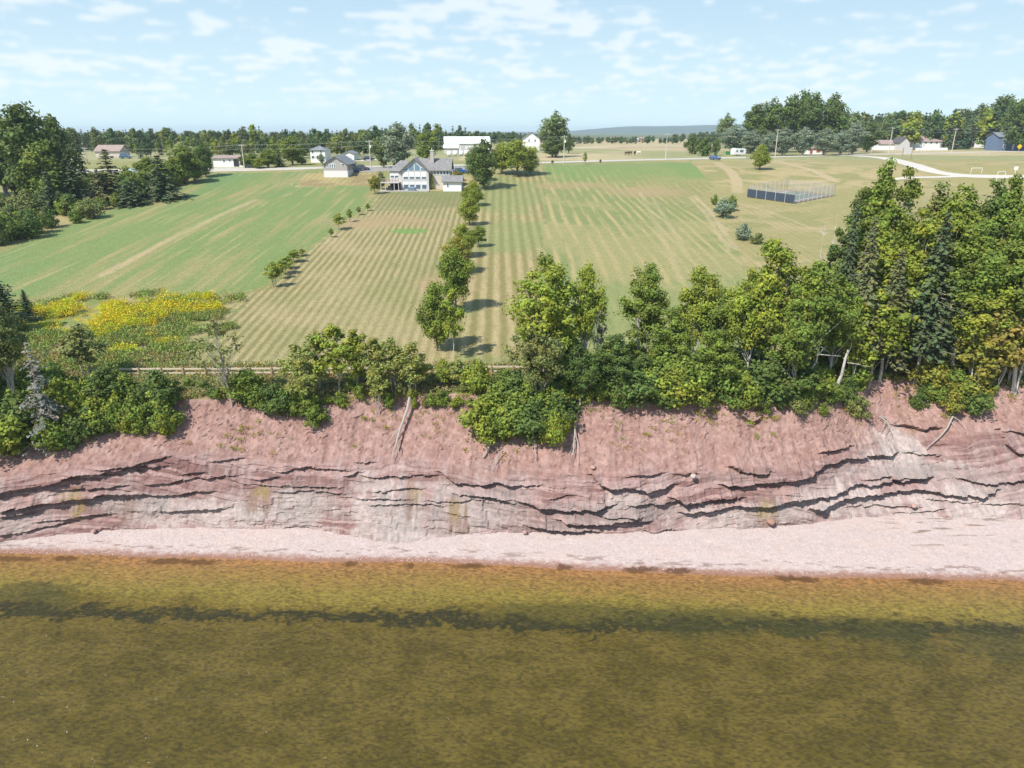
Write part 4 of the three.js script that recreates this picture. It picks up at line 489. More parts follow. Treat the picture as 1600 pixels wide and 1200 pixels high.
// a simple gabled building measured off the photograph; axis z = gable towards the sea
function building({ px0, px1, base, eave, ridge, depth, axis = 'x', wall, roof, wins = [], doors = [], turn = 0, hip = 0, foundation = 0, chimney = 0, name, label, category = 'house', group }) {
  const pc = (px0 + px1) / 2, { p, s, sv } = site(pc, base), o = new THREE.Group(); o.position.copy(p); o.rotation.y = turn; const w = (px1 - px0) / s, h = (base - eave) / sv, rise = Math.max(0.6, (eave - ridge) / sv - (axis === 'x' ? depth / 2 * 0.035 : 0));
  if (axis === 'z') { add(o, 'wall', gableWall(w, h, rise, depth), W[wall]); add(o, 'roof', gableRoof(w, h, rise, depth), R[roof]); }
  else if (hip) { add(o, 'wall', B(w, h + 0.8, depth), W[wall], 0, -0.8, -depth / 2); add(o, 'roof', hipRoof(w, depth, h, rise, hip), R[roof]); }
  else { add(o, 'wall', gableWall(depth, h, rise, w).rotateY(Math.PI / 2).translate(w / 2, 0, -depth / 2), W[wall]); add(o, 'roof', gableRoof(depth, h, rise, w).rotateY(Math.PI / 2).translate(w / 2, 0, -depth / 2), R[roof]); }
  for (const [a, b, t, u] of wins) windowPart(o, ((a + b) / 2 - pc) / s, (base - u) / sv, (b - a) / s, (u - t) / sv, 0.02);
  for (const [a, b, t, u, m] of doors) add(o, 'door', B((b - a) / s, (u - t) / sv, 0.1), W[m || 'dark'], ((a + b) / 2 - pc) / s, (base - u) / sv, 0.03);
  if (foundation) add(o, 'foundation', B(w + 0.12, foundation + 0.9, depth + 0.12), W.concrete, 0, -0.9, -depth / 2);
  if (chimney) { const c = add(o, 'chimney', B(0.8, 2.2, 0.8), W.brown, w * chimney, h + rise * 0.6, -depth / 2); add(c, 'cap', B(1, 0.15, 1), W.concrete, 0, 2.2, 0); }
  return thing(o, name, label, category, group);
}
{ // the large house with the glazed gable
  const { p, s, sv } = site(650, 297), o = new THREE.Group(); o.position.copy(p); const X = (px) => (px - 650) / s, Y = (py) => (297 - py) / sv;
  const bw = X(670.5) - X(627.5), bx = X(649), eave = Y(267.5), rise = Y(248.8) - eave;
  add(o, 'wall', gableWall(bw, eave, rise, 9).translate(bx, 0, 0), W.offwhite); add(o, 'roof', gableRoof(bw, eave, rise, 9.2, 0.6).translate(bx, 0, 0), R.grey);
  const mx0 = X(609), mx1 = X(703), mw = mx1 - mx0, mc = (mx0 + mx1) / 2;
  add(o, 'wall', B(X(628) - mx0, eave + 0.8, 7.5), W.offwhite, (mx0 + X(628)) / 2, -0.8, -1.2 - 3.75);
  add(o, 'roof', hipRoof(X(648) - mx0, 7.5, eave - 0.05, 2.7, 2.6).translate((mx0 + X(648)) / 2, 0, -1.2), R.grey);
  const rw = mx1 - X(671); add(o, 'wall', gableWall(8, eave + 0.25, 2.7, rw).rotateY(Math.PI / 2).translate(mx1, 0, -1.6 - 4), W.beige);
  add(o, 'roof', gableRoof(8, eave + 0.25, 2.7, rw + 3, 0.5).rotateY(Math.PI / 2).translate(mx1, 0, -1.6 - 4), R.grey);
  const ch = add(o, 'chimney', B(0.95, 3.2, 0.95), lin(0.42, 0.38, 0.36), X(674.5), Y(256), -4.2); add(ch, 'cap', B(1.15, 0.16, 1.15), W.concrete, 0, 3.2, 0); add(ch, 'flue', new THREE.CylinderGeometry(0.18, 0.2, 0.6, 10).translate(0, 0.3, 0), W.grey, 0, 3.36, 0);
  for (let k = 0; k < 4; k++) { const a = X(631.5 + k * 9.4), b = X(638.5 + k * 9.4), c = (a + b) / 2; windowPart(o, c, Y(279.5), b - a, Y(269.5) - Y(279.5), 0.02, glassM, 0.7); windowPart(o, c, Y(295.2), b - a, Y(285) - Y(295.2), 0.02, glassM, 0.35); }
  const roofY = (x) => eave + rise * (1 - Math.abs(x - bx) / (bw / 2)); // glazing under the gable
  for (const [a, b] of [[630.5, 638.5], [640, 648], [649.5, 657.5], [659, 667.5]].map((q) => q.map(X))) { const y0 = eave + 0.15, top = (x) => Math.max(y0 + 0.25, roofY(x) - 0.75); const f = add(o, 'gable_window', prism([[a - 0.1, y0 - 0.1], [b + 0.1, y0 - 0.1], [b + 0.1, top(b) + 0.12], [a - 0.1, top(a) + 0.12]], 0.08), frameM, 0, 0, 0.06); add(f, 'pane', prism([[a, y0], [b, y0], [b, top(b)], [a, top(a)]], 0.05), glassBlue, 0, 0, 0.03); }
  for (let k = 0; k < 5; k++) windowPart(o, X(679.5 + k * 4.9), Y(273.6), 0.5, Y(268) - Y(273.6), -1.58, glassM);
  for (const px of [613, 619.5]) windowPart(o, X(px), Y(278), 0.95, 1.3, -1.18, glassM, 0.6);
  add(o, 'patio_door', B(2.6, 2.1, 0.1), W.dark, X(617.5), 0.05, -1.14);
  const dk = add(o, 'deck', B(X(626) - X(596.5), 0.22, 3.4), W.offwhite, (X(626) + X(596.5)) / 2, Y(285.5), 0.6); const dw = X(626) - X(596.5);
  for (let k = 0; k < 5; k++) add(dk, 'post', B(0.16, Y(285.5) + 0.5, 0.16), W.offwhite, -dw / 2 + 0.2 + k * (dw - 0.4) / 4, -Y(285.5) - 0.5, 1.5);
  for (let k = 0; k < 7; k++) add(dk, 'baluster', B(0.1, 0.95, 0.1), W.wood, -dw / 2 + 0.1 + k * (dw - 0.2) / 6, 0.22, 1.62); for (const y of [0.45, 0.75, 1.12]) add(dk, 'rail', B(dw, 0.09, 0.06), y > 1 ? W.offwhite : W.wood, 0, y, 1.7);
  add(o, 'patio', B(13.5, 0.9, 3.4), lin(0.38, 0.36, 0.33), X(634), -0.84, 1.5);
  thing(o, 'large_house', 'large grey-roofed house with a tall glazed gable and a deck', 'house');
  const tub = new THREE.Group(); tub.position.set(p.x + X(645.5), p.y + 0.06, p.z + 2.2); add(tub, 'body', B(2, 0.75, 1.7), lin(0.16, 0.20, 0.26)); add(tub, 'cover', B(2.1, 0.14, 1.8), lin(0.22, 0.30, 0.42), 0, 0.75, 0); thing(tub, 'hot_tub', 'blue covered hot tub on the patio below the glazed gable', 'hot tub');
  const bbq = new THREE.Group(); bbq.position.set(p.x + X(612), p.y + 0.06, p.z + 2.6); add(bbq, 'body', B(1.1, 0.75, 0.6), W.dark, 0, 0.2, 0); add(bbq, 'lid', new THREE.CylinderGeometry(0.3, 0.3, 1, 12, 1, false, 0, Math.PI).rotateZ(Math.PI / 2).rotateX(-Math.PI / 2), W.dark, 0, 0.95, 0); thing(bbq, 'barbecue', 'black barbecue on the patio below the deck', 'barbecue');
}
building({ px0: 692.5, px1: 721, base: 299, eave: 283.5, ridge: 275.5, depth: 4.5, wall: 'white', roof: 'grey', wins: [[698.8, 701, 287, 292]], name: 'garden_shed', label: 'white garden shed in front of the large house', category: 'shed' });
building({ px0: 507, px1: 543.5, base: 277, eave: 257, ridge: 245, depth: 13, axis: 'z', wall: 'grey', roof: 'slate', foundation: 1.9, wins: [[513, 514.8, 256.5, 262], [516.5, 518.3, 256.5, 262], [520, 521.8, 256.5, 262], [523.3, 525.1, 256.5, 262], [535, 539.5, 256, 259]], name: 'garage', label: 'grey garage with a dark gable and white foundation left of the house', category: 'garage' });
building({ px0: 486, px1: 509, base: 254, eave: 234.5, ridge: 227, depth: 8, hip: 3, wall: 'white', roof: 'slate', wins: [[488.5, 491, 236, 239], [502, 504, 235.5, 239], [488, 491.5, 243.5, 247.5], [496, 498.5, 243, 249]], name: 'white_house', label: 'two-storey white house with a dark hipped roof across the road', category: 'house' });
building({ px0: 536, px1: 553.5, base: 250.5, eave: 240.5, ridge: 236.5, depth: 8, axis: 'z', wall: 'white', roof: 'slate', doors: [[540, 549, 243, 250, 'concrete']], name: 'white_shed', label: 'small white gabled outbuilding behind the grey garage', category: 'shed' });
building({ px0: 334, px1: 382, base: 261.5, eave: 247.5, ridge: 244, depth: 9, wall: 'white', roof: 'brown', wins: [[350, 352.5, 250, 253], [359, 361.5, 249.5, 252]], doors: [[366, 374, 249, 260, 'dark']], name: 'bungalow', label: 'low white bungalow with an open carport beside the road', category: 'house' });
building({ px0: 696, px1: 766, base: 236, eave: 224, ridge: 213.5, depth: 14, wall: 'concrete', roof: 'white', turn: 0.12, doors: [[720, 726, 226, 235, 'ice' in W ? 'ice' : 'offwhite']], name: 'long_barn', label: 'long barn with a white metal roof behind the large house', category: 'barn' });
building({ px0: 694, px1: 716, base: 240, eave: 231, ridge: 226.5, depth: 5, wall: 'offwhite', roof: 'white', name: 'barn_lean_to', label: 'low white lean-to against the front of the long barn', category: 'shed' });
building({ px0: 817, px1: 843, base: 235.5, eave: 216.5, ridge: 207, depth: 11, axis: 'z', wall: 'white', roof: 'slate', wins: [[825.5, 827.5, 218, 221.5], [835, 837, 218, 221.5]], name: 'white_farmhouse', label: 'white gabled house beside the tall pale tree', category: 'house' });
building({ px0: 1420, px1: 1471, base: 233.5, eave: 221, ridge: 211.5, depth: 12, wall: 'white', roof: 'brown', wins: many(5, (k) => [1426 + k * 8.5, 1429 + k * 8.5, 221.5, 224.5]), chimney: 0.1, name: 'long_building', label: 'long white building with a brown roof and a white fence', category: 'building' });
building({ px0: 1404, px1: 1420, base: 235, eave: 222.5, ridge: 214.5, depth: 9, axis: 'z', wall: 'offwhite', roof: 'dark', name: 'entrance_block', label: 'dark gabled entrance at the left end of the long white building', category: 'building' });
building({ px0: 1372, px1: 1405, base: 234.5, eave: 225, ridge: 219, depth: 9, wall: 'white', roof: 'brown', name: 'side_wing', label: 'low white wing left of the dark gabled entrance', category: 'building' });
building({ px0: 1389, px1: 1413, base: 228, eave: 213.5, ridge: 209, depth: 7, wall: 'white', roof: 'grey', name: 'rear_house', label: 'white house rising behind the low wing', category: 'house' });
building({ px0: 1557, px1: 1600, base: 235.5, eave: 214, ridge: 207, depth: 10, wall: 'blue', roof: 'slate', wins: [[1564, 1567, 217, 222], [1575, 1578, 217, 222], [1588, 1591, 217, 222], [1566, 1569, 226, 231]], doors: [[1580, 1583, 225, 234, 'white']], name: 'blue_house', label: 'dark blue house under the tall trees at the right edge', category: 'house' });
building({ px0: 1528, px1: 1537, base: 231, eave: 222.5, ridge: 219.5, depth: 4, wall: 'white', roof: 'ice', name: 'small_shed', label: 'tiny white shed left of the blue house', category: 'shed' });
building({ px0: 1537.5, px1: 1552, base: 231, eave: 224.5, ridge: 222, depth: 4, wall: 'beige', roof: 'brown', name: 'small_shed', label: 'low beige shed beside the tiny white one', category: 'shed' });
building({ px0: 150, px1: 188, base: 246, eave: 236, ridge: 227, depth: 8, wall: 'beige', roof: 'brown', name: 'red_roofed_house', label: 'house with a faded reddish brown roof behind the hedgerow spruces', category: 'house' });
building({ px0: 192, px1: 218, base: 281, eave: 272, ridge: 265, depth: 8, wall: 'offwhite', roof: 'ice', name: 'metal_roofed_shed', label: 'shed with a pale blue metal roof showing through the hedgerow', category: 'shed' });
building({ px0: 1262, px1: 1284, base: 241, eave: 232, ridge: 229, depth: 5, wall: 'white', roof: 'red', doors: [[1265, 1269, 234, 240, 'red'], [1275, 1281, 234, 238, 'red']], name: 'red_and_white_shed', label: 'red and white shed in the shade of the silver poplars', category: 'shed' });
for (const [a, b, base, e, rd, wl, rf, label] of [[953, 963, 222.5, 217, 215, 'brown', 'brown', 'small dark barn in the middle of the distant farmyard'], [987, 997, 222, 217.5, 215.8, 'offwhite', 'white', 'pale distant shed right of the dark barn'], [1000, 1012, 222, 216.5, 214.5, 'wood', 'brown', 'brown distant barn at the right of the farmyard'], [903, 910, 222.5, 219, 217, 'beige', 'ice', 'tiny distant shed at the left of the farmyard']]) building({ px0: a, px1: b, base, eave: e, ridge: rd, depth: 8, wall: wl, roof: rf, name: 'farm_shed', label, category: 'shed', group: 'distant farmyard sheds' });

// ---------- rail fence ----------
{
  const o = new THREE.Group(), A = onLand(150, 590), E = onLand(1110, 590), n = Math.round(A.distanceTo(E) / 2.44), pm = lin(0.36, 0.26, 0.165), rm = lin(0.58, 0.49, 0.36), pg = B(0.15, 1.5, 0.15), lf = [[150, 590.5], [420, 589], [620, 588], [830, 586], [1110, 584]], line = table(lf.map(([a, b]) => { const p = onLand(a, b); return [p.x, -p.z]; })), r = rng(5), x0 = A.x, x1 = E.x, at = (k) => { const x = lerp(x0, x1, k / n), z = -line(x)[0]; return new THREE.Vector3(x, landH(x, z), z); };
  o.position.copy(at(0)); const L = (p) => p.clone().sub(o.position);
  for (let k = 0; k <= n; k++) { const p = L(at(k)); const q = add(o, 'post', pg, pm, p.x, p.y - 0.35, p.z); q.rotation.z = (r() - 0.5) * 0.05; if (k < n) { const e = L(at(k + 1)), l = p.distanceTo(e) + 0.05; for (const y of [0.48, 0.98]) { const b = add(o, 'rail', new THREE.BoxGeometry(l, 0.19, 0.05), rm, (p.x + e.x) / 2, (p.y + e.y) / 2 + y + (r() - 0.5) * 0.04, (p.z + e.z) / 2 - 0.1); b.rotation.y = -Math.atan2(e.z - p.z, e.x - p.x); b.rotation.z = Math.atan2(e.y - p.y, l); } } }
  thing(o, 'rail_fence', 'pale two-rail wooden fence along the seaward end of the lawns', 'fence');
}
// ---------- power poles and wires ----------
{
  const P = [[-120, 252, 214], [136, 252, 230], [382, 263, 225], [579.5, 263, 219.5], [881, 256, 212], [1040, 249.5, 209], [1211, 244, 202], [1388, 241.5, 199], [1487, 238, 201], [1680, 236, 190]], tops = [], g = 'power poles along the road', names = ['', 'pole beyond the hedgerow spruces', 'pole beside the white bungalow', 'pole between the garage and the large house', 'pole with a transformer near the pasture gateposts', 'pole alone before the pasture', 'pole in front of the silver poplars', 'pole beside the dark gabled entrance', 'pole right of the long white building', ''], pm = lin(0.50, 0.46, 0.41);
  P.forEach(([px, b, t], i) => { const { p, sv } = site(px, b), h = (b - t) / sv, o = new THREE.Group(); o.position.copy(p); const sh = add(o, 'shaft', new THREE.CylinderGeometry(0.13, 0.19, h + 1, 10).translate(0, h / 2 - 0.5, 0), pm); add(o, 'crossarm', new THREE.BoxGeometry(1.9, 0.14, 0.12), pm, 0, h - 0.5, 0.16); for (const x of [-0.8, 0, 0.8]) add(o, 'insulator', new THREE.CylinderGeometry(0.05, 0.07, 0.22, 8), W.concrete, x, h - 0.32, 0.16); if (i === 4 || i === 3) add(o, 'transformer', new THREE.CylinderGeometry(0.28, 0.28, 0.9, 12), W.concrete, 0.38, h - 1.9, 0.1); tops.push(new THREE.Vector3(p.x, p.y + h, p.z)); if (!names[i]) names[i] = i ? 'pole past the right edge' : 'pole past the left edge'; thing(o, 'power_pole', 'wooden power ' + names[i], 'power pole', g); });
  for (let i = 1; i < tops.length; i++) for (const [dx, dy, nm] of [[0, -0.2, 'upper'], [0.1, -1.5, 'lower']]) { const a = tops[i - 1], b = tops[i], pts = []; for (let k = 0; k <= 16; k++) { const t = k / 16; pts.push(new THREE.Vector3(lerp(a.x, b.x, t) + dx, lerp(a.y, b.y, t) + dy - 4 * t * (1 - t) * a.distanceTo(b) * 0.012, lerp(a.z, b.z, t) + 0.16)); }
    const w = new THREE.Mesh(new THREE.TubeGeometry(new THREE.CatmullRomCurve3(pts), 32, 0.032, 5), lin(0.32, 0.31, 0.30)); w.castShadow = true; thing(w, 'power_line', nm + ' power line strung to the ' + names[i], 'power line', 'power lines along the road'); }
  for (const [px, b, t, l] of [[866, 244, 220, 'shorter'], [872, 244, 217, 'taller']]) { const { p, sv } = site(px, b), h = (b - t) / sv, o = new THREE.Group(); o.position.copy(p); add(o, 'shaft', new THREE.CylinderGeometry(0.1, 0.13, h + 1, 8).translate(0, h / 2 - 0.5, 0), pm); add(o, 'cap', new THREE.CylinderGeometry(0.13, 0.13, 0.12, 8), W.grey, 0, h + 0.05, 0); thing(o, 'bare_pole', l + ' of the two bare poles beside the dark low tree', 'pole', 'two bare poles'); }
  for (const [px, b, t, l] of [[606, 263, 252, 'short white marker post on the driveway verge'], [1361, 241, 229, 'yellowish marker post beside the round dark tree'], [456, 290, 285, 'small stake in the dry bank left of the garage']]) { const { p, sv } = site(px, b), h = (b - t) / sv, o = new THREE.Group(); o.position.copy(p); add(o, 'shaft', B(0.14, h + 0.4, 0.14), W.offwhite, 0, -0.4, 0); add(o, 'cap', B(0.2, 0.06, 0.2), W.grey, 0, h, 0); thing(o, 'marker_post', l, 'post'); }
}
// ---------- tennis court ----------
{
  const A = onLand(1167, 308), Bp = onLand(1241, 318.5), D = onLand(1230, 297.5), C = D.clone().add(Bp).sub(A); C.y = landH(C.x, C.z); const o = new THREE.Group(); o.position.copy(A); const L = (p) => [p.x - A.x, p.y - A.y, p.z - A.z], bil = (u, v) => new THREE.Vector3().lerpVectors(new THREE.Vector3().lerpVectors(A, D, u), new THREE.Vector3().lerpVectors(Bp, C, u), v);
  const flat = (u, v, y) => { const q = bil(u, v); return [q.x - A.x, landH(q.x, q.z) - A.y + y, q.z - A.z]; }, top = 0.12;
  const slab = (u0, u1, v0, v1, y) => gridGeometry(12, 12, (i, j) => [...flat(lerp(u0, u1, i / 12), lerp(v1, v0, j / 12), y), i / 12, j / 12]);
  add(o, 'apron', slab(0, 1, 0, 1, top), lin(0.20, 0.155, 0.13, { side: 2 })); add(o, 'court_surface', slab(0.12, 0.88, 0.14, 0.86, top + 0.012), lin(0.14, 0.165, 0.125, { side: 2 }));
  for (const v of [0.14, 0.5, 0.86]) add(o, 'line', slab(0.12, 0.88, v - 0.006, v + 0.006, top + 0.022), W.white);
  const wire = new THREE.MeshStandardMaterial({ color: new THREE.Color().setRGB(0.4, 0.41, 0.42), transparent: true, opacity: 0.2, side: 2, roughness: 0.6, metalness: 0.3 }), screen = lin(0.035, 0.05, 0.075, { side: 2 }), steel = lin(0.55, 0.55, 0.55, { metalness: 0.3, roughness: 0.5 }), H = 2.9;
  const side = (a, b, n, dark) => { for (let k = 0; k <= n; k++) { const q = flat(lerp(a[0], b[0], k / n), lerp(a[1], b[1], k / n), top); add(o, 'fence_post', new THREE.CylinderGeometry(0.06, 0.06, H + 1, 8).translate(0, H / 2 - 0.5, 0), steel, ...q); if (k < n) { const e = flat(lerp(a[0], b[0], (k + 1) / n), lerp(a[1], b[1], (k + 1) / n), top), pan = (y0, y1) => gridGeometry(1, 1, (i, j) => [i ? e[0] : q[0], (j ? y1 : y0) + (i ? e[1] : q[1]), i ? e[2] : q[2], i, j]); const f = add(o, 'wire_panel', pan(0.05, H), wire); if (dark(k)) add(f, 'windscreen', pan(0.1, 2.0).translate((e[2] - q[2]) * 0.005, 0, 0.03), screen); } } };
  side([0, 0], [0, 1], 5, () => true); side([0, 1], [1, 1], 9, () => false); side([0, 0], [1, 0], 9, () => false); side([1, 0], [1, 1], 4, () => false);
  thing(o, 'tennis_court', 'fenced tennis court with dark windscreens on the dry park grass', 'tennis court');
}
// ---------- vehicles ----------
function car(px, py, turn, rgb, label, name = 'car', category = 'car', tall = 0) {
  const { p } = site(px, py), o = new THREE.Group(), paint = new THREE.MeshPhysicalMaterial({ color: new THREE.Color().setRGB(...rgb), roughness: 0.35, clearcoat: 1 }); o.position.copy(p); o.position.y += 0.07; o.rotation.y = turn;
  const ext = (pts, w) => { const g = new THREE.ExtrudeGeometry(new THREE.Shape(pts.map(([x, y]) => new THREE.Vector2(x, y))), { depth: w - 0.16, bevelEnabled: true, bevelSize: 0.08, bevelThickness: 0.08, bevelSegments: 2 }); return g.translate(0, 0, -(w - 0.16) / 2); };
  const t = tall; add(o, 'body', ext([[-2.1, 0.42], [2.1, 0.42], [2.15, 0.75], [1.0, 0.98 + t * 0.2], [-2.0, 1.0 + t * 0.2], [-2.15, 0.8]], 1.76), paint); const cab = add(o, 'cabin', ext([[-1.7, 0.98], [0.95, 0.98], [0.25, 1.5 + t], [-1.25, 1.52 + t]], 1.5), paint);
  for (const s of [-1, 1]) add(cab, 'side_window', ext([[-1.35, 1.05], [0.6, 1.05], [0.15, 1.38 + t], [-1.1, 1.4 + t]], 0.18), glassM, 0, 0, s * 0.72); add(cab, 'windscreen', new THREE.BoxGeometry(0.04, 0.62 + t, 1.3).rotateZ(0.9 - t * 0.2), glassM, 0.66, 1.24 + t / 2, 0); add(cab, 'rear_window', new THREE.BoxGeometry(0.04, 0.5 + t, 1.3).rotateZ(-0.7), glassM, -1.52, 1.26 + t / 2, 0);
  for (const x of [-1.3, 1.35]) for (const z of [-0.82, 0.82]) { const w = add(o, 'wheel', new THREE.CylinderGeometry(0.34, 0.34, 0.24, 18).rotateX(Math.PI / 2), lin(0.025, 0.025, 0.025), x, 0.34, z); add(w, 'rim', new THREE.CylinderGeometry(0.19, 0.19, 0.26, 12).rotateX(Math.PI / 2), lin(0.45, 0.45, 0.46, { metalness: 0.8, roughness: 0.4 })); }
  for (const z of [-0.6, 0.6]) { add(o, 'headlight', new THREE.BoxGeometry(0.06, 0.16, 0.34), lin(0.75, 0.75, 0.72, { roughness: 0.2 }), 2.2, 0.72, z); add(o, 'tail_light', new THREE.BoxGeometry(0.06, 0.16, 0.3), W.red, -2.2, 0.82, z); }
  thing(o, name, label, category); return o;
}
car(1117, 250, -0.9, [0.03, 0.07, 0.22], 'dark blue car turning off the road by the hay field');
car(566, 266.5, 0.5, [0.10, 0.105, 0.115], 'dark grey car parked beside the garage', 'car', 'car', 0.25);
car(554, 268.5, 0.9, [0.03, 0.06, 0.17], 'dark blue pickup parked against the garage side', 'car', 'car', 0.3);
car(576, 251, 0.4, [0.05, 0.055, 0.08], 'dark car parked in the lane behind the garage');
car(719, 271, 0.2, [0.02, 0.10, 0.38], 'bright blue car parked beyond the right end of the large house', 'car', 'car', 0.2);
car(795, 262, 0.1, [0.45, 0.47, 0.5], 'silver car half hidden under the broad bright green tree');
car(1494, 233, 0.1, [0.42, 0.44, 0.46], 'silver car parked right of the long white building');
car(197, 248, 0.2, [0.05, 0.11, 0.2], 'blue van parked by the red-roofed house', 'van', 'van', 0.5);
{ // camper and green bin under the silver poplar
  const { p } = site(1153, 243), o = new THREE.Group(); o.position.copy(p); o.rotation.y = 0.3; const s = new THREE.Shape(); s.moveTo(-2.8, 0.5); s.lineTo(2.6, 0.5); s.quadraticCurveTo(3.2, 1.4, 2.5, 2.7); s.lineTo(-2.2, 2.9); s.quadraticCurveTo(-3.2, 1.8, -2.8, 0.5); add(o, 'body', new THREE.ExtrudeGeometry(s, { depth: 2.2, bevelEnabled: true, bevelSize: 0.1, bevelThickness: 0.1 }).translate(0, 0, -1.1), W.white); add(o, 'window', B(1.6, 0.9, 0.06), glassM, 0.8, 1.4, 1.24); add(o, 'window', B(0.8, 0.7, 0.06), glassM, -1.4, 1.5, 1.24); for (const z of [-0.9, 0.9]) add(o, 'wheel', new THREE.CylinderGeometry(0.36, 0.36, 0.25, 16).rotateX(Math.PI / 2), W.dark, 0, 0.36, z); thing(o, 'camper', 'white camper trailer parked under the silver poplar', 'camper');
  const q = site(1138, 242).p, b = new THREE.Group(); b.position.copy(q); add(b, 'bin', prism([[-0.7, 0], [0.7, 0], [0.9, 1.3], [-0.9, 1.3]], 1.4), lin(0.03, 0.19, 0.06)); add(b, 'lid', B(1.9, 0.12, 1.5), lin(0.02, 0.13, 0.04), 0, 1.3, -0.7); thing(b, 'green_bin', 'green bin to the left of the white camper', 'bin');
}
// ---------- wrapped bales, signs, goals ----------
[[702, 244.5, 'leftmost'], [711, 244, 'second from left'], [720.5, 243.5, 'third from left'], [728, 243, 'rightmost']].forEach(([px, py, w]) => { const { p } = site(px, py), m = new THREE.Mesh(new THREE.LatheGeometry([[0, -0.8], [0.9, -0.8], [1.05, -0.65], [1.08, 0], [1.05, 0.65], [0.9, 0.8], [0, 0.8]].map((a) => new THREE.Vector2(...a)), 20).rotateZ(Math.PI / 2).translate(0, 1.05, 0), W.white); m.position.copy(p); m.castShadow = m.receiveShadow = true; thing(m, 'hay_bale', w + ' of the white wrapped bales before the long barn', 'hay bale', 'white wrapped bales'); });
{ const { p } = site(1416, 249), o = new THREE.Group(); o.position.copy(p); for (const x of [-1.7, 1.7]) add(o, 'post', B(0.2, 4.6, 0.2), W.wood, x, -0.3, 0); add(o, 'board', B(3.3, 2.3, 0.12), W.ice || W.offwhite, 0, 2.1, 0.02); thing(o, 'notice_board', 'pale notice board on two posts beside the gravel road', 'sign'); }
{ const { p } = site(1591, 238), o = new THREE.Group(); o.position.copy(p); add(o, 'post', B(0.12, 3.6, 0.12), W.grey, 0, -0.3, 0); add(o, 'plate', new THREE.BoxGeometry(1.7, 1.7, 0.05).rotateZ(Math.PI / 4), lin(0.75, 0.50, 0.02), 0, 2.6, 0.1); thing(o, 'road_sign', 'yellow diamond road sign before the blue house', 'sign'); }
for (const [px, py, w, h, turn, l] of [[1525, 271, 3.6, 1.6, 0.1, 'white goal frame on the park grass nearer the tennis court'], [1562, 286, 3.4, 3.2, 0.4, 'taller white goal frame behind the right grove']]) { const { p } = site(px, py), o = new THREE.Group(); o.position.copy(p); o.rotation.y = turn; for (const x of [-w / 2, w / 2]) add(o, 'upright', new THREE.CylinderGeometry(0.06, 0.06, h + 0.3, 8).translate(0, h / 2 - 0.15, 0), W.white, x, 0, 0); add(o, 'crossbar', new THREE.CylinderGeometry(0.08, 0.08, w, 8).rotateZ(Math.PI / 2), W.white, 0, h, 0); thing(o, 'goal_frame', l, 'goal'); }
{ const { p } = site(1586, 270), o = new THREE.Group(); o.position.copy(p); add(o, 'post', B(0.16, 1.8, 0.16), W.white, 0, -0.3, 0); add(o, 'plate', B(1.2, 1.0, 0.08), W.white, 0, 0.9, 0.06); thing(o, 'small_sign', 'small white sign at the edge of the gravel road', 'sign'); }
{ const A = onLand(1570, 372), E = onLand(1640, 395), o = new THREE.Group(); o.position.copy(A); for (let k = 0; k <= 5; k++) { const q = new THREE.Vector3().lerpVectors(A, E, k / 5); q.y = landH(q.x, q.z); add(o, 'post', B(0.16, 1.7, 0.16), W.white, q.x - A.x, q.y - A.y - 0.3, q.z - A.z); if (k < 5) { const e = new THREE.Vector3().lerpVectors(A, E, (k + 1) / 5), l = q.distanceTo(e); for (const y of [0.6, 1.2]) { const r = add(o, 'rail', new THREE.BoxGeometry(l, 0.13, 0.05), W.white, (q.x + e.x) / 2 - A.x, (q.y + landH(e.x, e.z)) / 2 - A.y + y, (q.z + e.z) / 2 - A.z); r.rotation.y = -Math.atan2(e.z - q.z, e.x - q.x); } } } thing(o, 'white_fence', 'low white rail fence beyond the right-hand grove', 'fence'); }
{ const o = new THREE.Group(), A = onLand(1430, 235.5), E = onLand(1480, 235); o.position.copy(A); const n = 9; for (let k = 0; k <= n; k++) { const q = new THREE.Vector3().lerpVectors(A, E, k / n).sub(A); add(o, 'post', B(0.16, 1.7, 0.16), W.white, q.x, q.y - 0.3, q.z); if (k < n) add(o, 'panel', B((E.x - A.x) / n - 0.18, 1.25, 0.06), W.white, q.x + (E.x - A.x) / n / 2, q.y + 0.05, q.z + (E.z - A.z) / n / 2); } thing(o, 'white_fence', 'solid white fence in front of the long white building', 'fence'); }
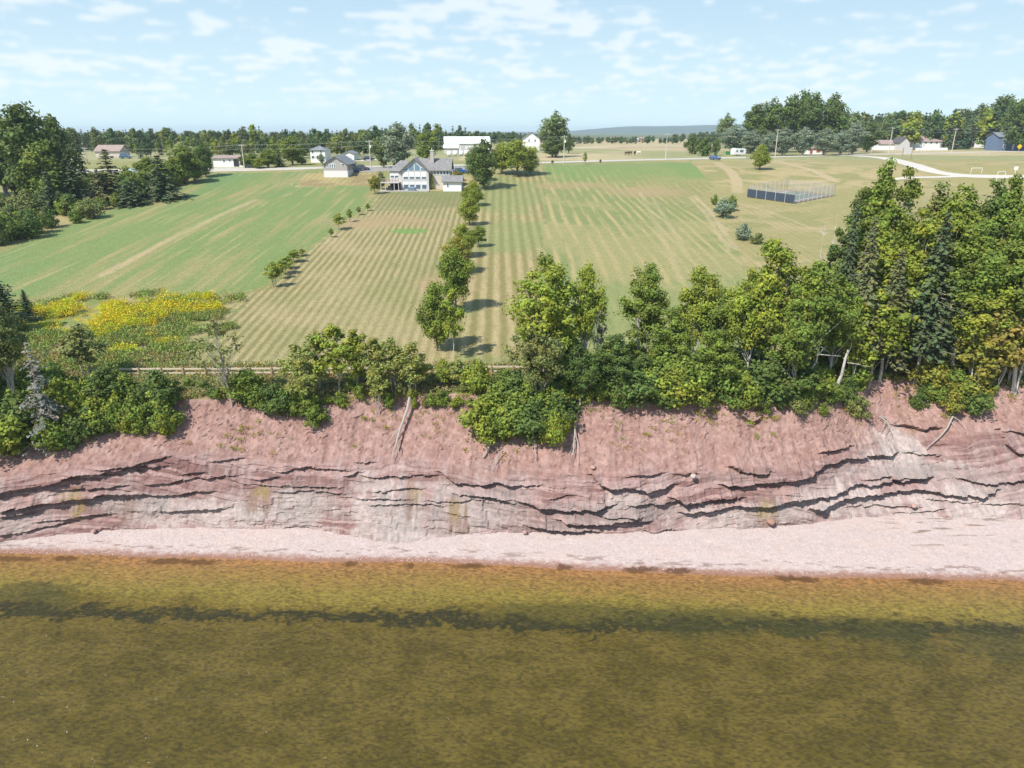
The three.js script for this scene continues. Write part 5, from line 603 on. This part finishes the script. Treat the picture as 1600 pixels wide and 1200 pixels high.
// ---------- horses ----------
{
  const J = { hip: [-0.62, 1.38, 0, 0.27], mid: [0, 1.28, 0, 0.29], sh: [0.6, 1.36, 0, 0.27], nk: [0.98, 1.1, 0, 0.15], hd: [1.22, 0.62, 0, 0.12], mz: [1.34, 0.28, 0, 0.075], tl: [-0.92, 1.36, 0, 0.06], te: [-1.05, 0.7, 0, 0.05] }, bones = [['hip', 'mid'], ['mid', 'sh'], ['sh', 'nk'], ['nk', 'hd'], ['hd', 'mz'], ['tl', 'te'], ['hip', 'tl']].map((b) => b.map((k) => J[k]));
  for (const s of [-0.17, 0.17]) { bones.push([[-0.66, 1.2, s, 0.2], [-0.55, 0.85, s, 0.11]], [[-0.55, 0.85, s, 0.11], [-0.74, 0.5, s, 0.065]], [[-0.74, 0.5, s, 0.065], [-0.68, 0.06, s, 0.06]], [[0.6, 1.15, s, 0.17], [0.6, 0.6, s, 0.075]], [[0.6, 0.6, s, 0.075], [0.6, 0.06, s, 0.06]]); bones.push([[1.0, 1.02, s * 0.4, 0.04], [1.02, 1.2, s * 0.5, 0.02]]); }
  const sdf = (x, y, z) => { let m = 0; for (const [a, b] of bones) { const bx = b[0] - a[0], by = b[1] - a[1], bz = b[2] - a[2], t = clamp(((x - a[0]) * bx + (y - a[1]) * by + (z - a[2]) * bz) / (bx * bx + by * by + bz * bz)), d = Math.hypot(x - a[0] - bx * t, y - a[1] - by * t, z - a[2] - bz * t) - lerp(a[3], b[3], t); m += Math.exp(-d * 22); } return -Math.log(Math.max(m, 1e-20)) / 22; };
  const mc = new (await import('three/addons/objects/MarchingCubes.js')).MarchingCubes(64, new THREE.MeshStandardMaterial(), false, false, 60000); mc.isolation = 0; for (let k = 0; k < 64; k++) for (let j = 0; j < 64; j++) for (let i = 0; i < 64; i++) mc.field[i + j * 64 + k * 4096] = -sdf((i - 32) / 32 * 1.5 + 0.12, (j - 32) / 32 * 1.5 + 0.9, (k - 32) / 32 * 1.5); mc.update();
  const g = new THREE.BufferGeometry(), pos = mc.positionArray.slice(0, mc.count * 3); for (let i = 0; i < pos.length; i += 3) { pos[i] = pos[i] * 1.5 + 0.12; pos[i + 1] = pos[i + 1] * 1.5 + 0.9; pos[i + 2] *= 1.5; } g.setAttribute('position', new THREE.BufferAttribute(pos, 3)); g.setAttribute('normal', new THREE.BufferAttribute(mc.normalArray.slice(0, mc.count * 3), 3));
  for (const [px, py, t, c, l] of [[979.5, 243, 0.1, [0.10, 0.045, 0.025], 'brown horse grazing leftmost in the pasture'], [984, 242.6, Math.PI, [0.115, 0.05, 0.03], 'brown horse grazing just right of the leftmost brown one'], [992, 242.4, 1.2, [0.035, 0.03, 0.028], 'dark horse grazing between the brown and the white ones'], [998, 242.6, Math.PI - 0.2, [0.62, 0.55, 0.44], 'cream white horse grazing in the pasture']]) { const m = new THREE.Mesh(g, lin(...c)); m.castShadow = m.receiveShadow = true; m.position.copy(site(px, py).p); m.rotation.y = t; thing(m, 'horse', l, 'horse', 'horses in the pasture'); }
}
// ---------- dead wood on the bank ----------
function deadwood(label, list, name = 'dead_trunk', mat = BARK.grey) { const T = new Tris(), r = rng(label.length * 31 + list.length), pts0 = (q) => { const out = []; for (let i = 0; i < q.length; i += 2) { const s = spot(q[i], q[i + 1]); out.push([s.x, s.y + 0.3, s.z + 0.45]); } const c = new THREE.CatmullRomCurve3(out.map((p) => new THREE.Vector3(...p))); return c.getPoints(10).map((p, i) => [p.x + (r() - 0.5) * 0.06, p.y + (r() - 0.5) * 0.06, p.z]); }; for (const [r0, r1, ...q] of list) T.tube(pts0(q), r0, r1, 7); const m = new THREE.Mesh(T.geo(), mat); m.castShadow = m.receiveShadow = true; return thing(m, name, label, 'dead wood', 'dead wood on the bank'); }
deadwood('forked grey trunk leaning head down on the bare red bank', [[0.17, 0.09, 642, 620, 636, 645, 627, 670, 620, 695], [0.09, 0.03, 620, 695, 616, 708, 613, 722], [0.08, 0.02, 628, 668, 616, 682, 603, 698], [0.05, 0.015, 620, 690, 624, 705, 619, 718]]);
deadwood('grey log lying on the rim above the forked trunk', [[0.11, 0.05, 655, 590, 675, 600, 700, 611], [0.05, 0.02, 655, 592, 648, 600]]);
deadwood('pale crooked branch below the dense shrubs at the bank', [[0.09, 0.05, 755, 716, 766, 697, 768, 686], [0.05, 0.02, 768, 686, 775, 678, 782, 677], [0.04, 0.02, 768, 686, 764, 680]]);
deadwood('thin pale root branch right of the crooked branch', [[0.06, 0.025, 787, 702, 776, 716, 768, 735], [0.03, 0.01, 776, 716, 774, 740]]);
deadwood('bundle of grey roots hanging from the rim beside the dense shrubs', [[0.1, 0.04, 899, 662, 897, 685, 895, 712], [0.04, 0.015, 898, 675, 902, 700, 901, 730], [0.04, 0.01, 897, 690, 888, 715], [0.04, 0.01, 896, 700, 890, 722]], 'root_bundle');
deadwood('short pale post of root under the dense shrubs', [[0.06, 0.03, 835, 690, 836, 705, 836, 722], [0.03, 0.012, 836, 700, 830, 716]], 'root_bundle');
deadwood('bent bare branch slanting down the right part of the cliff', [[0.1, 0.04, 1484, 652, 1472, 675, 1443, 702], [0.04, 0.015, 1484, 652, 1500, 664, 1504, 676], [0.04, 0.015, 1480, 660, 1490, 668]]);
deadwood('pale driftwood branch at the left end of the bank', [[0.1, 0.05, 2, 690, 20, 676, 45, 665, 66, 661], [0.05, 0.015, 66, 661, 78, 668, 84, 675], [0.04, 0.012, 20, 676, 10, 670]]);
deadwood('tangle of grey roots where the gully meets the bank', [[0.07, 0.02, 1370, 652, 1385, 666, 1378, 680], [0.06, 0.02, 1372, 650, 1390, 660, 1400, 655], [0.05, 0.015, 1380, 660, 1372, 676], [0.04, 0.015, 1385, 668, 1392, 682]], 'root_bundle');
// leaning trunks at the rim of the grove
function leaner(label, px, py, tx, ty, r0, mat, twigs = []) { const p = spot(px, py), q = ray(tx, ty), d = -p.z, T = new Tris(), end = [q[0] / -q[2] * d, CAM_Y + q[1] / -q[2] * d, -d + 0.3], r = rng(px); const pts = wiggle([p.x, p.y - 0.4, p.z + 0.1], end, 6, 0.25, r); T.tube(pts, r0, r0 * 0.55, 8); for (const [ax, ay, bx, by] of twigs) { const a = ray(ax, ay), b = ray(bx, by), P = (v) => [v[0] / -v[2] * d, CAM_Y + v[1] / -v[2] * d, -d + 0.35]; T.tube(wiggle(P(a), P(b), 4, 0.15, r), 0.06, 0.015, 5); } const m = new THREE.Mesh(T.geo(), mat); m.castShadow = m.receiveShadow = true; thing(m, 'leaning_trunk', label, 'tree trunk', 'bare leaning trunks'); }
leaner('pale birch trunk leaning to the right at the rim of the grove', 1303, 616, 1324, 545, 0.2, BARK.pale, [[1322, 565, 1360, 572], [1324, 548, 1330, 530]]);
leaner('bare grey trunk with a broken white crown left of the leaning birch', 1250, 620, 1276, 552, 0.15, BARK.dead, [[1276, 552, 1280, 525], [1276, 552, 1268, 515], [1277, 552, 1312, 555], [1280, 540, 1292, 548], [1278, 550, 1290, 538]]);
leaner('white dead trunk at the right edge of the picture', 1583, 610, 1598, 418, 0.22, BARK.dead, [[1598, 430, 1590, 416], [1597, 500, 1562, 510]]);
leaner('slim pale trunk below the spruce in the right grove', 1462, 590, 1482, 480, 0.14, BARK.pale);
leaner('pale trunk among the yellowing shrubs on the right', 1522, 632, 1542, 515, 0.16, BARK.pale);
plant('snag', 'grey', 'dead', 1267, 500, 346, 34, 'bare_tree', 'left of the two bare white tree stems beside the grove', 'tree');
plant('snag', 'grey', 'dead', 1282, 505, 334, 28, 'bare_tree', 'right of the two bare white tree stems beside the grove', 'tree');
// ---------- boulders on the cliff and the beach ----------
{
  const rock = (seed) => { const g = new THREE.IcosahedronGeometry(1, 3), P = g.attributes.position; for (let i = 0; i < P.count; i++) { const x = P.getX(i), y = P.getY(i), z = P.getZ(i), k = 0.7 + 0.5 * fbm(x * 1.3 + seed, y * 1.3 + z * 1.7 + seed, 3); P.setXYZ(i, Math.round(x * k * 5) / 5 * 0.3 + x * k * 0.7, y * k * 0.7, z * k); } g.computeVertexNormals(); return g; }, G = many(4, (k) => rock(k * 7 + 2));
  const M = [lin(0.36, 0.23, 0.19), lin(0.42, 0.34, 0.30), lin(0.30, 0.17, 0.12)];
  [[926, 730, 5, 0, 'pinkish boulder perched above the ledges below the hanging roots'], [1082, 744, 5, 1, 'pale boulder sitting on the ledge under the undergrowth'], [1202, 815, 7, 2, 'rust red boulder at the cliff foot beside the yellow moss'], [150, 833, 4, 0, 'small block on the beach below the yellow lichen'], [1425, 790, 5, 0, 'reddish block on the wide part of the beach'], [820, 836, 4, 0, 'small dark block at the foot of the undercut']].forEach(([px, py, rp, mi, label], i) => { const f = onFace(px, py), { 2: fz } = project(f[0], f[3], -f[2]); const m = new THREE.Mesh(G[i % 4], M[mi]); m.position.set(f[0], f[3] + 0.15, -f[2] + 0.35); m.scale.setScalar(rp * fz / FPX); m.rotation.y = i; m.castShadow = m.receiveShadow = true; thing(m, 'boulder', label, 'boulder', 'boulders on the cliff and beach'); });
  // shingle: uncountable
  const r = rng(31), n = 9000, pm = new THREE.InstancedMesh(new THREE.IcosahedronGeometry(1, 1), lin(0.62, 0.5, 0.46), n), MM = new THREE.Matrix4(), Q = new THREE.Quaternion(), E = new THREE.Euler(), C = new THREE.Color(); for (let i = 0; i < n; i++) { const x = lerp(-70, 70, r()), F = footS(x)[0], S = shoreS(x)[0], d = lerp(S + 0.3, F + 0.3, r()), s = 0.02 + 0.045 * r() * r(); pm.setMatrixAt(i, MM.compose(new THREE.Vector3(x, bedH(x, d) + s * 0.2, -d), Q.setFromEuler(E.set(r() * 6, r() * 6, 0)), new THREE.Vector3(s * 1.3, s * 0.7, s))); const v = 0.6 + 0.25 * r(); pm.setColorAt(i, C.setRGB(v, v * (0.92 + 0.1 * r()), v * (0.9 + 0.15 * r()))); } pm.name = 'pebbles'; pm.userData = { kind: 'stuff', label: 'loose pebbles strewn over the pink beach', category: 'pebbles' }; pm.castShadow = pm.receiveShadow = true; scene.add(pm);
}
// ---------- labels: tell look-alikes apart by where they stand in their row ----------
{
  const ONE = ['', 'first', 'second', 'third', 'fourth', 'fifth', 'sixth', 'seventh', 'eighth', 'ninth', 'tenth', 'eleventh', 'twelfth', 'thirteenth', 'fourteenth', 'fifteenth', 'sixteenth', 'seventeenth', 'eighteenth', 'nineteenth'], TEN = ['', '', 'twent', 'thirt', 'fort', 'fift', 'sixt', 'sevent', 'eight', 'ninet'], ord = (n) => n < 20 ? ONE[n] : TEN[Math.floor(n / 10)] + (n % 10 ? 'y-' + ONE[n % 10] : 'ieth');
  for (const list of members.values()) { const same = new Map(); for (const o of list) { const k = o.userData.label; if (!same.has(k)) same.set(k, []); same.get(k).push(o); }
    for (const [label, q] of same) if (q.length > 1 && q.length < 100) { q.sort((a, b) => project(a.position.x, a.position.y, a.position.z)[0] - project(b.position.x, b.position.y, b.position.z)[0]); q.forEach((o, i) => { o.userData.label = label + (i === 0 ? ', leftmost one' : i === q.length - 1 ? ', rightmost one' : ', ' + ord(i + 1) + ' from left'); }); } }
}
scene.fog = new THREE.FogExp2(new THREE.Color().setRGB(0.74, 0.88, 0.98), 0.00013);
renderer.render(scene, camera);
